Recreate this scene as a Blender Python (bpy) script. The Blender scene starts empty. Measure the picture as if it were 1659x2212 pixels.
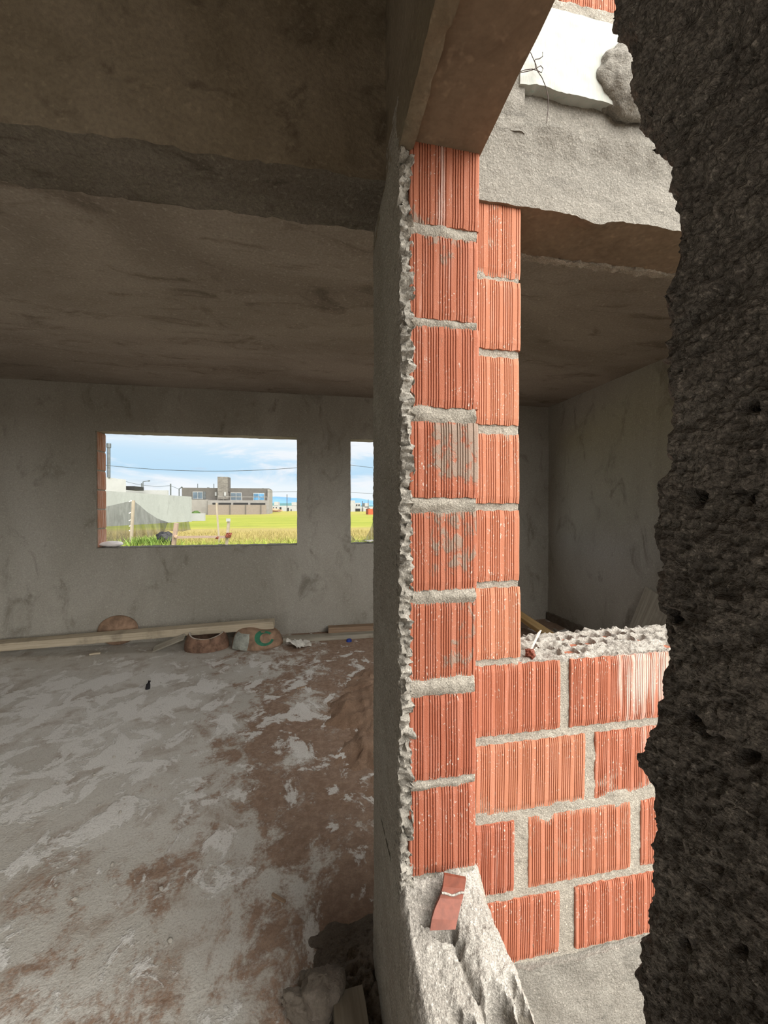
import bpy, math, random
import numpy as np
from mathutils import Vector, Matrix
random.seed(7)
rng = np.random.default_rng(11)
SC = bpy.context.scene
COL = SC.collection

# ------------------------------------------------------------------ camera
FPX, W, H = 850.0, 1659.0, 2212.0
YAW, PITCH = math.radians(10.7), math.radians(-0.6)
CAM = Vector((0, 0, 1.42))
cam = bpy.data.cameras.new('camera')
cam.sensor_fit = 'VERTICAL'; cam.sensor_height = 24.0
cam.lens = FPX / H * 24.0
cam.clip_start = 0.01; cam.clip_end = 20000
co = bpy.data.objects.new('camera', cam); COL.objects.link(co)
co.location = CAM
co.rotation_euler = (math.pi / 2 + PITCH, 0, -YAW)
SC.camera = co
FWD = Vector((math.sin(YAW) * math.cos(PITCH), math.cos(YAW) * math.cos(PITCH), math.sin(PITCH)))
RGT = Vector((math.cos(YAW), -math.sin(YAW), 0))
UPV = RGT.cross(FWD)

def at(px, py, X=None, Y=None, Z=None):
    """point of the place seen at a photo pixel, on the plane X=, Y= or Z="""
    d = FWD + RGT * ((px - W / 2) / FPX) + UPV * ((H / 2 - py) / FPX)
    if X is not None: t = (X - CAM.x) / d.x
    elif Y is not None: t = (Y - CAM.y) / d.y
    else: t = (Z - CAM.z) / d.z
    return CAM + d * t

# ------------------------------------------------------------------ world, exposure
SC.view_settings.view_transform = 'Standard'
SC.view_settings.look = 'None'
SC.view_settings.exposure = 0.25
SC.view_settings.gamma = 1.0
SC.view_settings.use_curve_mapping = False
SC.cycles.use_denoising = True
SC.cycles.max_bounces = 10
SC.cycles.diffuse_bounces = 7
SC.cycles.transparent_max_bounces = 16
SC.cycles.caustics_reflective = False
SC.cycles.caustics_refractive = False

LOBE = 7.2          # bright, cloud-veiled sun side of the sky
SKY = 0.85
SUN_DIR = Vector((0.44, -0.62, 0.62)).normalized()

def sock(nt, v):
    return v
class NT:
    """tiny node-tree writer"""
    def __init__(s, tree): s.t = tree; s.t.nodes.clear()
    def n(s, typ, ins=None, **props):
        nd = s.t.nodes.new(typ)
        for k, v in props.items(): setattr(nd, k, v)
        for k, v in (ins or {}).items():
            i = nd.inputs[k]
            if hasattr(v, 'node'): s.t.links.new(v, i)
            else: i.default_value = v
        return nd
    def math(s, op, a, b=0.0, clamp=False):
        return s.n('ShaderNodeMath', {0: a, 1: b}, operation=op, use_clamp=clamp).outputs[0]
    def mix(s, f, a, b, blend='MIX'):
        nd = s.n('ShaderNodeMix', data_type='RGBA', blend_type=blend)
        for i, v in ((0, f), (6, a), (7, b)):
            if hasattr(v, 'node'): s.t.links.new(v, nd.inputs[i])
            else: nd.inputs[i].default_value = v if i == 0 or len(v) == 4 else (*v, 1)
        return nd.outputs[2]
    def noise(s, vec, scale, detail=4.0, rough=0.55, dist=0.0):
        return s.n('ShaderNodeTexNoise', {'Vector': vec, 'Scale': scale, 'Detail': detail, 'Roughness': rough, 'Distortion': dist}).outputs[0]
    def ss(s, v, a, b, lo=0.0, hi=1.0):
        return s.n('ShaderNodeMapRange', {'Value': v, 'From Min': a, 'From Max': b, 'To Min': lo, 'To Max': hi}, interpolation_type='SMOOTHSTEP').outputs[0]
    def mapv(s, vec, scale=(1, 1, 1), loc=(0, 0, 0)):
        return s.n('ShaderNodeMapping', {'Vector': vec, 'Scale': scale, 'Location': loc}).outputs[0]
    def ramp(s, f, stops):
        nd = s.n('ShaderNodeValToRGB', {'Fac': f})
        e = nd.color_ramp.elements
        while len(e) < len(stops): e.new(0.5)
        for el, (p, c) in zip(e, stops): el.position = p; el.color = (*c, 1)
        return nd.outputs[0]

wd = bpy.data.worlds.new('sky'); SC.world = wd; wd.use_nodes = True
w = NT(wd.node_tree)
dirv = w.n('ShaderNodeTexCoord').outputs['Generated']
sep = w.n('ShaderNodeSeparateXYZ', {0: dirv})
el = sep.outputs[2]
base = w.ramp(w.ss(el, -0.02, 0.34), [(0.0, (0.90, 0.95, 0.98)), (0.10, (0.85, 0.93, 0.98)), (0.20, (0.52, 0.75, 0.94)), (0.36, (0.60, 0.80, 0.96)), (0.52, (0.86, 0.93, 0.98)), (1.0, (0.93, 0.95, 0.98))])
warp = w.mapv(dirv, (2.2, 2.2, 9.0), (0.35, 0.2, 0.1))
cl = w.noise(warp, 1.7, 7.0, 0.62, 0.5)
cl2 = w.noise(w.mapv(dirv, (3, 3, 16), (4.1, 1.3, 0.4)), 2.4, 6.0, 0.6, 0.3)
skyc = w.mix(w.ss(cl, 0.50, 0.66, 0.0, 0.85), base, (0.93, 0.95, 0.98))
skyc = w.mix(w.ss(cl2, 0.56, 0.72, 0.0, 0.45), skyc, (0.58, 0.68, 0.80))
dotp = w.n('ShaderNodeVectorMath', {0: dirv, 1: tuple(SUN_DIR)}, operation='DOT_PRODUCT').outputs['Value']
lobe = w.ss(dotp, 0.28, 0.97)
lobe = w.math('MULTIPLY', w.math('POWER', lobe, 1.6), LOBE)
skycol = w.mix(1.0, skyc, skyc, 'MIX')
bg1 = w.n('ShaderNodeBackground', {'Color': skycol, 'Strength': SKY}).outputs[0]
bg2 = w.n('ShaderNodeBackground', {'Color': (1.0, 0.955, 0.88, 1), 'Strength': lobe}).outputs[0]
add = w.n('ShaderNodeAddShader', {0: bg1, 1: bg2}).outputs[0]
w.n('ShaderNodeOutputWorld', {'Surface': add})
try:
    wd.cycles.sampling_method = 'MANUAL'; wd.cycles.sample_map_resolution = 1024
except Exception: pass

# ------------------------------------------------------------------ noise on arrays
def _hash(ix, iy, iz, seed):
    h = (ix.astype(np.int64) * 374761393 + iy.astype(np.int64) * 668265263 + iz.astype(np.int64) * 3266489917 + seed * 1013904223) & 0xffffffff
    h = ((h ^ (h >> 16)) * 2654435769) & 0xffffffff
    h = ((h ^ (h >> 13)) * 1274126177) & 0xffffffff
    h = ((h ^ (h >> 16)) * 2246822519) & 0xffffffff
    return ((h ^ (h >> 15)) & 0xffffff) / float(0xffffff)
def vn(P, scale, seed=0):
    Q = np.asarray(P, float) * scale
    I = np.floor(Q); F = Q - I; U = F * F * (3 - 2 * F)
    I = I.astype(np.int64); r = 0
    for dx in (0, 1):
        wx = U[:, 0] if dx else 1 - U[:, 0]
        for dy in (0, 1):
            wy = U[:, 1] if dy else 1 - U[:, 1]
            for dz in (0, 1):
                wz = U[:, 2] if dz else 1 - U[:, 2]
                r = r + wx * wy * wz * _hash(I[:, 0] + dx, I[:, 1] + dy, I[:, 2] + dz, seed)
    return r * 2 - 1
def fbm(P, scale, seed=0, octv=3, gain=0.5):
    a, t, s = 1.0, 0.0, 0.0
    for o in range(octv):
        t = t + a * vn(P, scale * 2 ** o, seed + 17 * o); s += a; a *= gain
    return t / s
def fbm3(P, scale, seed=0, octv=3, gain=0.5):
    return np.stack([fbm(P, scale, seed + 101 * k, octv, gain) for k in range(3)], 1)

# ------------------------------------------------------------------ object helpers
def link(name, verts, faces, mat, parent=None, smooth=True, tint=None):
    me = bpy.data.meshes.new(name)
    me.from_pydata([tuple(map(float, v)) for v in verts], [], [tuple(map(int, f)) for f in faces])
    me.validate(); me.update()
    if smooth and len(me.polygons):
        me.polygons.foreach_set('use_smooth', [True] * len(me.polygons))
        me.set_sharp_from_angle(angle=math.radians(62))
    if tint is not None:
        a = me.attributes.new('tint', 'FLOAT_COLOR', 'POINT')
        a.data.foreach_set('color', np.asarray(tint, np.float32).ravel())
    if mat: me.materials.append(mat)
    o = bpy.data.objects.new(name, me); COL.objects.link(o)
    if parent is not None: o.parent = parent
    return o
def empty(name, loc=(0, 0, 0)):
    o = bpy.data.objects.new(name, None); COL.objects.link(o); o.location = loc
    o.empty_display_size = 0.1
    bpy.context.view_layer.update()
    return o
def put(o, parent):
    """parent a mesh built in world coordinates under an Empty that has a location"""
    o.parent = parent; o.matrix_parent_inverse = Matrix.Translation(parent.location).inverted()
    return o
def tag(o, label=None, cat=None, group=None, kind=None):
    if label: o['label'] = label
    if cat: o['category'] = cat
    if group: o['group'] = group
    if kind: o['kind'] = kind
    return o

class MB:
    def __init__(s): s.v = []; s.f = []; s.t = []
    def add(s, verts, faces, tint=None):
        b = len(s.v)
        s.v.extend([tuple(map(float, v)) for v in verts])
        s.f.extend([tuple(b + int(i) for i in f) for f in faces])
        if tint is not None: s.t.extend(tint)
    def box(s, lo, hi, mat=None):
        x0, y0, z0 = lo; x1, y1, z1 = hi
        vs = [Vector(p) for p in ((x0, y0, z0), (x1, y0, z0), (x1, y1, z0), (x0, y1, z0), (x0, y0, z1), (x1, y0, z1), (x1, y1, z1), (x0, y1, z1))]
        if mat is not None: vs = [mat @ v for v in vs]
        s.add(vs, [(3, 2, 1, 0), (4, 5, 6, 7), (0, 1, 5, 4), (1, 2, 6, 5), (2, 3, 7, 6), (3, 0, 4, 7)])
    def tube(s, pts, r, n=8, r1=None):
        pts = [Vector(p) for p in pts]; m = len(pts); rings = []
        up = Vector((0.03, 0.02, 1))
        for i, p in enumerate(pts):
            d = (pts[min(i + 1, m - 1)] - pts[max(i - 1, 0)]).normalized()
            a = d.cross(up if abs(d.z) < 0.95 else Vector((1, 0.1, 0))).normalized(); b = a.cross(d)
            rr = r if r1 is None else r + (r1 - r) * i / max(1, m - 1)
            rings.append([p + (a * math.cos(t) + b * math.sin(t)) * rr for t in [2 * math.pi * k / n for k in range(n)]])
        vs = [q for ring in rings for q in ring]; fs = []
        for i in range(m - 1):
            for k in range(n):
                fs.append((i * n + k, i * n + (k + 1) % n, (i + 1) * n + (k + 1) % n, (i + 1) * n + k))
        fs.append(tuple(range(n - 1, -1, -1))); fs.append(tuple((m - 1) * n + k for k in range(n)))
        s.add(vs, fs)
    def build(s, name, mat, parent=None, smooth=False):
        o = link(name, s.v, s.f, mat, None, smooth, s.t if s.t else None)
        if parent is not None: put(o, parent)
        return o

def lin(a, b, step):
    return np.linspace(a, b, max(1, int(round(abs(b - a) / step))) + 1)
def box_grid(xs, ys, zs):
    """closed box surface on the grid lines xs, ys, zs"""
    nx, ny, nz = len(xs), len(ys), len(zs); idx = {}; V = []; F = []
    def vid(i, j, k):
        key = (i, j, k)
        r = idx.get(key)
        if r is None: r = idx[key] = len(V); V.append((xs[i], ys[j], zs[k]))
        return r
    for k, flip in ((0, 1), (nz - 1, 0)):
        for i in range(nx - 1):
            for j in range(ny - 1):
                q = (vid(i, j, k), vid(i + 1, j, k), vid(i + 1, j + 1, k), vid(i, j + 1, k)); F.append(q[::-1] if flip else q)
    for j, flip in ((0, 0), (ny - 1, 1)):
        for i in range(nx - 1):
            for k in range(nz - 1):
                q = (vid(i, j, k), vid(i + 1, j, k), vid(i + 1, j, k + 1), vid(i, j, k + 1)); F.append(q[::-1] if flip else q)
    for i, flip in ((0, 1), (nx - 1, 0)):
        for j in range(ny - 1):
            for k in range(nz - 1):
                q = (vid(i, j, k), vid(i, j + 1, k), vid(i, j + 1, k + 1), vid(i, j, k + 1)); F.append(q[::-1] if flip else q)
    return np.array(V, float), F
def rough(xs, ys, zs, layers, seed=0):
    """box_grid displaced by layers of (amplitude, scale, octaves)"""
    V, F = box_grid(xs, ys, zs)
    D = np.zeros_like(V)
    for q, (a, s, o) in enumerate(layers): D += a * fbm3(V, s, seed + 31 * q, o)
    return V + D, F

# ------------------------------------------------------------------ materials
def mat_new(name):
    m = bpy.data.materials.new(name); m.use_nodes = True
    return m, NT(m.node_tree)
def finish(m, t, col, rough_=0.9, bump=None, bstr=0.5, bdist=0.01, spec=0.2, **extra):
    ins = {'Base Color': col, 'Roughness': rough_, 'Specular IOR Level': spec}
    ins.update(extra)
    if bump is not None:
        ins['Normal'] = t.n('ShaderNodeBump', {'Height': bump, 'Strength': bstr, 'Distance': bdist}).outputs[0]
    b = t.n('ShaderNodeBsdfPrincipled', ins)
    t.n('ShaderNodeOutputMaterial', {'Surface': b.outputs[0]})
    return m
def c4(c): return (*c, 1)

def plaster(name, light, mid, dark, big=1.1, fine=90.0, bstr=0.35, bdist=0.006, streak=(1, 1, 1), grain=0.25):
    m, t = mat_new(name)
    pos = t.n('ShaderNodeNewGeometry').outputs['Position']
    p = t.mapv(pos, streak)
    a = t.noise(p, big, 6, 0.62, 0.6)
    b = t.noise(p, big * 4.3, 6, 0.65, 0.9)
    c = t.noise(pos, fine, 3, 0.6)
    d = t.noise(pos, fine * 0.22, 5, 0.7, 0.4)
    col = t.mix(t.ss(a, 0.36, 0.66), c4(mid), c4(light))
    col = t.mix(t.ss(b, 0.52, 0.74, 0, 0.85), col, c4(dark))
    col = t.mix(t.ss(c, 0.3, 0.75, 0, grain), col, c4(tuple(x * 0.4 for x in dark)))
    g2 = t.noise(pos, fine * 0.6, 2, 0.7)
    col = t.mix(t.ss(g2, 0.56, 0.74, 0, grain * 1.1), col, c4(tuple(min(1, x * 1.55) for x in light)))
    h = t.math('ADD', t.math('MULTIPLY', c, 0.45), t.math('ADD', d, t.math('MULTIPLY', g2, 0.6 if grain > .3 else 0.1)))
    return finish(m, t, col, 0.93, h, bstr, bdist)

M = {}
M['plaster'] = plaster('interior_plaster', (0.413, 0.394, 0.354), (0.335, 0.315, 0.276), (0.197, 0.182, 0.153), 1.0, 95, 0.5, 0.006, (1, 1, 0.55))
M['ceiling'] = plaster('ceiling_plaster', (0.415, 0.361, 0.312), (0.297, 0.252, 0.213), (0.159, 0.129, 0.103), 0.9, 80, 0.6, 0.010, (0.6, 1.3, 1), 0.28)
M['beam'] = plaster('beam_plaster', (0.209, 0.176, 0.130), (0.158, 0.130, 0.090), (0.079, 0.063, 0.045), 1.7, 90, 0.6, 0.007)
M['underbeam'] = plaster('mottled_beam_underside', (0.186, 0.167, 0.140), (0.124, 0.108, 0.087), (0.053, 0.043, 0.032), 2.2, 120, 0.9, 0.008, (0.6, 1.6, 1), 0.35)  # darker, greyer and more mottled than the beam face
M['soffit'] = plaster('formwork_concrete', (0.23, 0.18, 0.13), (0.18, 0.14, 0.10), (0.125, 0.095, 0.068), 1.2, 60, 0.12, 0.004)
M['coarse'] = plaster('coarse_render', (0.36, 0.34, 0.30), (0.29, 0.27, 0.235), (0.20, 0.185, 0.155), 6.0, 260, 1.0, 0.004, (1, 1, 1), 0.6)
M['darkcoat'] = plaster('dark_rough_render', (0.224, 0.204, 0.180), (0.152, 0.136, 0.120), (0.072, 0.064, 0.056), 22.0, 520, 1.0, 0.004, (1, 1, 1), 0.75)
M['mortar'] = plaster('mortar', (0.386, 0.356, 0.302), (0.316, 0.291, 0.248), (0.199, 0.181, 0.154), 9.0, 330, 1.0, 0.0045, (1, 1, 1), 0.6)
M['palemortar'] = plaster('pale_mortar', (0.432, 0.408, 0.368), (0.360, 0.336, 0.300), (0.224, 0.208, 0.184), 11.0, 330, 1.0, 0.005, (1, 1, 1), 0.65)
M['concrete'] = plaster('beam_concrete', (0.248, 0.234, 0.206), (0.208, 0.197, 0.174), (0.136, 0.128, 0.114), 3.0, 240, 1.0, 0.005, (0.5, 1, 1.6), 0.5)

def brick_mat():
    m, t = mat_new('terracotta')
    pos = t.n('ShaderNodeNewGeometry').outputs['Position']
    at_ = t.n('ShaderNodeAttribute', attribute_name='tint')
    sp = t.n('ShaderNodeSeparateColor', {0: at_.outputs['Color']})
    tone, white, grey = sp.outputs[0], sp.outputs[1], sp.outputs[2]
    col = t.ramp(tone, [(0.0, (0.246, 0.065, 0.036)), (0.5, (0.327, 0.118, 0.068)), (1.0, (0.424, 0.205, 0.121))])
    st = t.noise(t.mapv(pos, (160, 160, 6)), 1.0, 3, 0.6)
    col = t.mix(t.ss(st, 0.42, 0.7, 0, 0.35), col, (0.50, 0.235, 0.17, 1))
    # limewash-like bloom
    wn = t.noise(t.mapv(pos, (85, 85, 5)), 1.0, 4, 0.6)
    wf = t.ss(t.math('ADD', t.math('MULTIPLY', white, 1.0), t.math('MULTIPLY', t.math('SUBTRACT', wn, 0.5), 1.1)), 0.40, 0.80, 0, 0.85)
    col = t.mix(wf, col, (0.58, 0.44, 0.39, 1))
    # flecks of dried mortar
    s1 = t.noise(t.mapv(pos, (1, 1, 0.6)), 210, 3, 0.6)
    s2 = t.noise(pos, 16, 3, 0.6)
    fl = t.math('MULTIPLY', t.ss(s1, 0.60, 0.67), t.ss(s2, 0.42, 0.62))
    col = t.mix(t.math('MULTIPLY', fl, 0.8), col, (0.58, 0.52, 0.46, 1))
    # smears of grey mortar
    g1 = t.noise(t.mapv(pos, (1, 1, 0.55)), 55, 5, 0.65, 0.6)
    gf = t.ss(t.math('ADD', grey, t.math('MULTIPLY', t.math('SUBTRACT', g1, 0.5), 2.6)), 0.40, 0.75, 0, 0.85)
    col = t.mix(gf, col, (0.235, 0.195, 0.158, 1))
    h = t.math('ADD', t.noise(pos, 500, 2, 0.5), t.math('ADD', t.math('MULTIPLY', gf, 1.6), t.math('MULTIPLY', fl, 1.0)))
    return finish(m, t, col, 0.85, h, 0.5, 0.0015)
M['brick'] = brick_mat()

def floor_mat():
    m, t = mat_new('dusty_slab')
    pos = t.n('ShaderNodeNewGeometry').outputs['Position']
    xy = t.n('ShaderNodeSeparateXYZ', {0: pos})
    X, Y = xy.outputs[0], xy.outputs[1]
    rot = t.n('ShaderNodeMapping', {'Vector': pos, 'Rotation': (0, 0, 0.35), 'Scale': (1.15, 0.95, 1)}).outputs[0]
    n1 = t.noise(rot, 1.5, 7, 0.66, 0.7)
    n2 = t.noise(t.mapv(pos, (1, 1, 1), (3.1, 7.7, 0)), 4.2, 8, 0.7, 0.5)
    n3 = t.noise(pos, 130, 3, 0.6)
    n4 = t.noise(t.mapv(pos, (1, 1, 1), (9.0, 2.0, 0)), 0.9, 5, 0.6, 0.4)
    n5 = t.noise(pos, 26, 5, 0.7, 0.3)
    col = t.mix(t.ss(n4, 0.35, 0.65), (0.53, 0.51, 0.465, 1), (0.67, 0.655, 0.615, 1))
    n7 = t.noise(t.mapv(rot, (1, 1, 1), (5.2, 3.4, 0)), 5.5, 7, 0.72, 0.8)
    # brown tracks and dust
    tr = t.math('MULTIPLY', t.ss(t.math('ADD', n2, t.math('MULTIPLY', t.math('SUBTRACT', n7, 0.5), 0.5)), 0.47, 0.68), 0.62)
    col = t.mix(tr, col, (0.34, 0.275, 0.22, 1))
    # reddish earth, mostly towards the partition wall and the sand heap
    reach = t.math('ADD', t.math('ADD', t.math('MULTIPLY', X, 0.55), 0.52), t.math('ADD', t.math('MULTIPLY', t.math('SUBTRACT', n1, 0.5), 2.2), t.math('MULTIPLY', t.math('SUBTRACT', n7, 0.5), 1.5)))
    reach = t.math('ADD', reach, t.math('MULTIPLY', t.math('SUBTRACT', t.math('ADD', n5, t.noise(pos, 70, 4, 0.7)), 1.0), 0.55))
    dirt = t.ss(reach, 0.14, 0.50)
    earth = t.mix(t.ss(n5, 0.35, 0.7), (0.22, 0.135, 0.09, 1), (0.36, 0.245, 0.175, 1))
    col = t.mix(t.math('MULTIPLY', dirt, 0.93), col, earth)
    # spilt cement
    n6 = t.noise(t.mapv(rot, (1, 1, 1), (1.7, 0.4, 0)), 4.4, 8, 0.66, 0.5)
    band = t.math('MULTIPLY', t.ss(Y, 1.4, 2.4), t.ss(Y, 4.1, 3.5))
    bl = t.math('MULTIPLY', band, t.ss(X, -0.6, -1.2))
    n8 = t.noise(pos, 60, 4, 0.7)
    cem = t.ss(t.math('ADD', t.math('ADD', n6, t.math('MULTIPLY', t.math('SUBTRACT', t.math('ADD', n5, n8), 1.0), 0.10)), t.math('ADD', t.math('MULTIPLY', band, 0.045), t.math('MULTIPLY', bl, 0.06))), 0.565, 0.615)
    col = t.mix(t.math('MULTIPLY', cem, 0.85), col, (0.78, 0.77, 0.745, 1))
    col = t.mix(t.ss(n3, 0.45, 0.8, 0, 0.5), col, (0.19, 0.155, 0.125, 1))
    h = t.math('ADD', t.math('MULTIPLY', n3, 0.35), t.math('ADD', t.math('MULTIPLY', n5, 0.8), t.math('MULTIPLY', cem, 0.5)))
    return finish(m, t, col, 0.82, h, 0.55, 0.012, 0.25)
M['floor'] = floor_mat()

def simple(name, c, rough_=0.8, var=0.15, scale=8.0, bstr=0.2, bdist=0.005, spec=0.3, metal=0.0, coord='Object'):
    m, t = mat_new(name)
    v = t.n('ShaderNodeTexCoord').outputs[coord]
    n = t.noise(v, scale, 5, 0.65, 0.3)
    col = t.mix(t.ss(n, 0.3, 0.7), c4(tuple(x * (1 - var) for x in c)), c4(tuple(min(1, x * (1 + var)) for x in c)))
    return finish(m, t, col, rough_, n, bstr, bdist, spec, **{'Metallic': metal})
def wood(name, a, b, scale=1.0, dirt=(0.12, 0.10, 0.08), df=0.5):
    m, t = mat_new(name)
    v = t.n('ShaderNodeTexCoord').outputs['Object']
    g = t.noise(t.mapv(v, (2.2 * scale, 60 * scale, 60 * scale)), 1.0, 5, 0.65, 0.5)
    k = t.noise(v, 5 * scale, 5, 0.65)
    col = t.mix(t.ss(g, 0.3, 0.7), c4(a), c4(b))
    col = t.mix(t.ss(k, 0.5, 0.75, 0, df), col, c4(dirt))
    return finish(m, t, col, 0.85, g, 0.4, 0.003)
M['wood'] = wood('weathered_pine', (0.40, 0.34, 0.25), (0.56, 0.49, 0.38))
M['wood_brown'] = wood('brown_timber', (0.24, 0.16, 0.11), (0.36, 0.26, 0.18))
M['wood_grey'] = wood('grey_timber', (0.26, 0.24, 0.20), (0.40, 0.37, 0.31))
M['wood_ochre'] = wood('ochre_pine', (0.46, 0.30, 0.13), (0.62, 0.43, 0.21), df=0.25)
M['wood_post'] = wood('bleached_post', (0.231, 0.196, 0.147), (0.301, 0.266, 0.210), df=0.3)
M['wood_pole'] = wood('pinkish_pole', (0.217, 0.158, 0.122), (0.273, 0.210, 0.168), df=0.2)
M['rubber'] = simple('muddy_brown_rubber', (0.19, 0.115, 0.08), 0.85, 0.45, 14, 0.5, 0.01)
M['rubber_tan'] = simple('muddy_tan_rubber', (0.29, 0.19, 0.13), 0.8, 0.35, 11, 0.5, 0.01)
M['rim'] = simple('cement_crusted_rim', (0.48, 0.45, 0.40), 0.9, 0.2, 30, 0.5, 0.01)
M['crust'] = simple('grey_green_cement_crust', (0.36, 0.38, 0.34), 0.92, 0.25, 18, 0.8, 0.02)
M['green'] = simple('green_print', (0.035, 0.17, 0.10), 0.7, 0.25, 20)
M['paper'] = simple('torn_sack_paper', (0.62, 0.61, 0.57), 0.9, 0.2, 20)
M['blue'] = simple('blue_plastic', (0.02, 0.05, 0.30), 0.5)
M['black'] = simple('black_plastic', (0.012, 0.012, 0.015), 0.5, 0.3)
M['tile'] = simple('glossy_clay_shard', (0.15, 0.042, 0.024), 0.6, 0.18, 60, 0.25, 0.001, 0.4)
M['sand'] = plaster('reddish_sand', (0.36, 0.25, 0.18), (0.29, 0.19, 0.13), (0.21, 0.13, 0.09), 3.5, 140, 0.9, 0.012)
M['stone'] = plaster('mortar_lump', (0.259, 0.224, 0.190), (0.202, 0.175, 0.143), (0.130, 0.108, 0.088), 8, 150, 0.9, 0.006)
M['rubble'] = plaster('dark_rubble', (0.20, 0.17, 0.14), (0.145, 0.12, 0.095), (0.07, 0.058, 0.048), 12, 160, 1.0, 0.01)
M['wire'] = simple('rusty_tie_wire', (0.05, 0.035, 0.03), 0.6, 0.3, 30, metal=0.4)
def foam_mat():
    m, t = mat_new('white_foam')
    pos = t.n('ShaderNodeNewGeometry').outputs['Position']
    a = t.noise(t.mapv(pos, (110, 110, 26)), 1.0, 4, 0.65)
    b = t.noise(pos, 14, 5, 0.7)
    col = t.mix(t.ss(a, 0.48, 0.72, 0, 0.6), (0.37, 0.375, 0.352, 1), (0.25, 0.355, 0.31, 1))
    col = t.mix(t.ss(b, 0.58, 0.78, 0, 0.6), col, (0.40, 0.385, 0.31, 1))
    return finish(m, t, col, 0.8, a, 0.4, 0.003)
M['foam'] = foam_mat()

# outside
def ground_mat():
    m, t = mat_new('meadow')
    pos = t.n('ShaderNodeNewGeometry').outputs['Position']
    s = t.n('ShaderNodeSeparateXYZ', {0: pos})
    a = t.noise(t.mapv(pos, (0.06, 0.30, 1)), 1.0, 7, 0.65, 0.3)
    b = t.noise(t.mapv(pos, (0.5, 1.6, 1)), 1.0, 6, 0.7)
    f = t.noise(t.mapv(pos, (3, 3, 1)), 3.0, 3, 0.6)
    col = t.mix(t.ss(a, 0.38, 0.62), (0.154, 0.186, 0.022, 1), (0.230, 0.237, 0.038, 1))
    col = t.mix(t.ss(b, 0.50, 0.72, 0, 0.7), col, (0.083, 0.128, 0.012, 1))
    dry = t.math('MULTIPLY', t.ss(t.math('ADD', s.outputs[1], t.math('MULTIPLY', a, 14)), 21, 26), t.ss(t.math('ADD', s.outputs[1], t.math('MULTIPLY', a, 14)), 41, 34))
    col = t.mix(t.math('MULTIPLY', dry, 0.75), col, (0.245, 0.180, 0.079, 1))
    far = t.ss(s.outputs[1], 60, 110)
    col = t.mix(t.math('MULTIPLY', far, 0.5), col, (0.256, 0.211, 0.064, 1))
    yard = t.ss(s.outputs[1], 12.0, 8.5)  # unseen bare soil, extended past the windows to cut green bounce indoors
    col = t.mix(yard, col, (0.20, 0.17, 0.135, 1))
    return finish(m, t, col, 0.95, t.math('ADD', b, f), 0.6, 0.1)
M['ground'] = ground_mat()
def blade_mat(name, a, b, c):
    m, t = mat_new(name)
    pos = t.n('ShaderNodeNewGeometry').outputs['Position']
    n = t.noise(pos, 3.0, 4, 0.7)
    col = t.ramp(n, [(0.3, a), (0.5, b), (0.7, c)])
    if name == 'grass_blades':
        yv = t.n('ShaderNodeSeparateXYZ', {0: pos}).outputs[1]
        col = t.mix(t.ss(yv, 16.0, 21.0, 0, 0.7), col, (0.235, 0.17, 0.08, 1))
    return finish(m, t, col, 0.8)
M['grass'] = blade_mat('grass_blades', (0.106, 0.178, 0.020), (0.224, 0.277, 0.046), (0.343, 0.304, 0.106))
M['weed'] = blade_mat('weed_leaves', (0.066, 0.121, 0.022), (0.132, 0.198, 0.039), (0.231, 0.275, 0.088))
M['bush'] = blade_mat('dark_shrub', (0.02, 0.045, 0.01), (0.04, 0.075, 0.018), (0.07, 0.11, 0.03))
M['perimeter'] = plaster('grey_wall_render', (0.231, 0.245, 0.241), (0.210, 0.223, 0.219), (0.175, 0.185, 0.182), 0.5, 6, 0.2, 0.02, (1, 1, 0.3), 0.1)
M['white'] = simple('white_render', (0.259, 0.266, 0.266), 0.85, 0.05, 1)
M['greyhouse'] = simple('warm_grey_render', (0.081, 0.076, 0.070), 0.85, 0.08, 1)
M['palehouse'] = simple('pale_render', (0.178, 0.171, 0.161), 0.85, 0.08, 1)
M['glass'] = simple('window_glass', (0.05, 0.075, 0.10), 0.3, 0.3, 0.6, 0.0, 0.0, 0.6)
M['glass_blue'] = simple('bluish_window_glass', (0.04, 0.14, 0.25), 0.3, 0.5, 0.8, 0.0, 0.0, 0.6)
M['dark'] = simple('dark_gap', (0.02, 0.02, 0.02), 0.9)
M['metal'] = simple('dark_painted_metal', (0.075, 0.085, 0.09), 0.5, 0.2, 3, metal=0.3)
M['cable'] = simple('cable', (0.04, 0.05, 0.055), 0.7)
M['orange'] = simple('orange_paint', (0.294, 0.059, 0.021), 0.6, 0.15, 2)
M['hill'] = plaster('hazed_far_ridge', (0.104, 0.218, 0.374), (0.094, 0.198, 0.343), (0.078, 0.172, 0.302), 0.002, 0.01, 0.0, 0.1)  # blue of the distant haze is mixed into the ridge colour
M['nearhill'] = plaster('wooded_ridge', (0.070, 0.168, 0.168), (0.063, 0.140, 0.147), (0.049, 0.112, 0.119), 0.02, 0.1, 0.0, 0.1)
M['rust'] = simple('rusty_tie', (0.121, 0.033, 0.017), 0.8, 0.4, 10)
M['sack'] = simple('white_plastic_sack', (0.88, 0.84, 0.83), 0.6, 0.08, 8, 0.6, 0.02)
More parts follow.
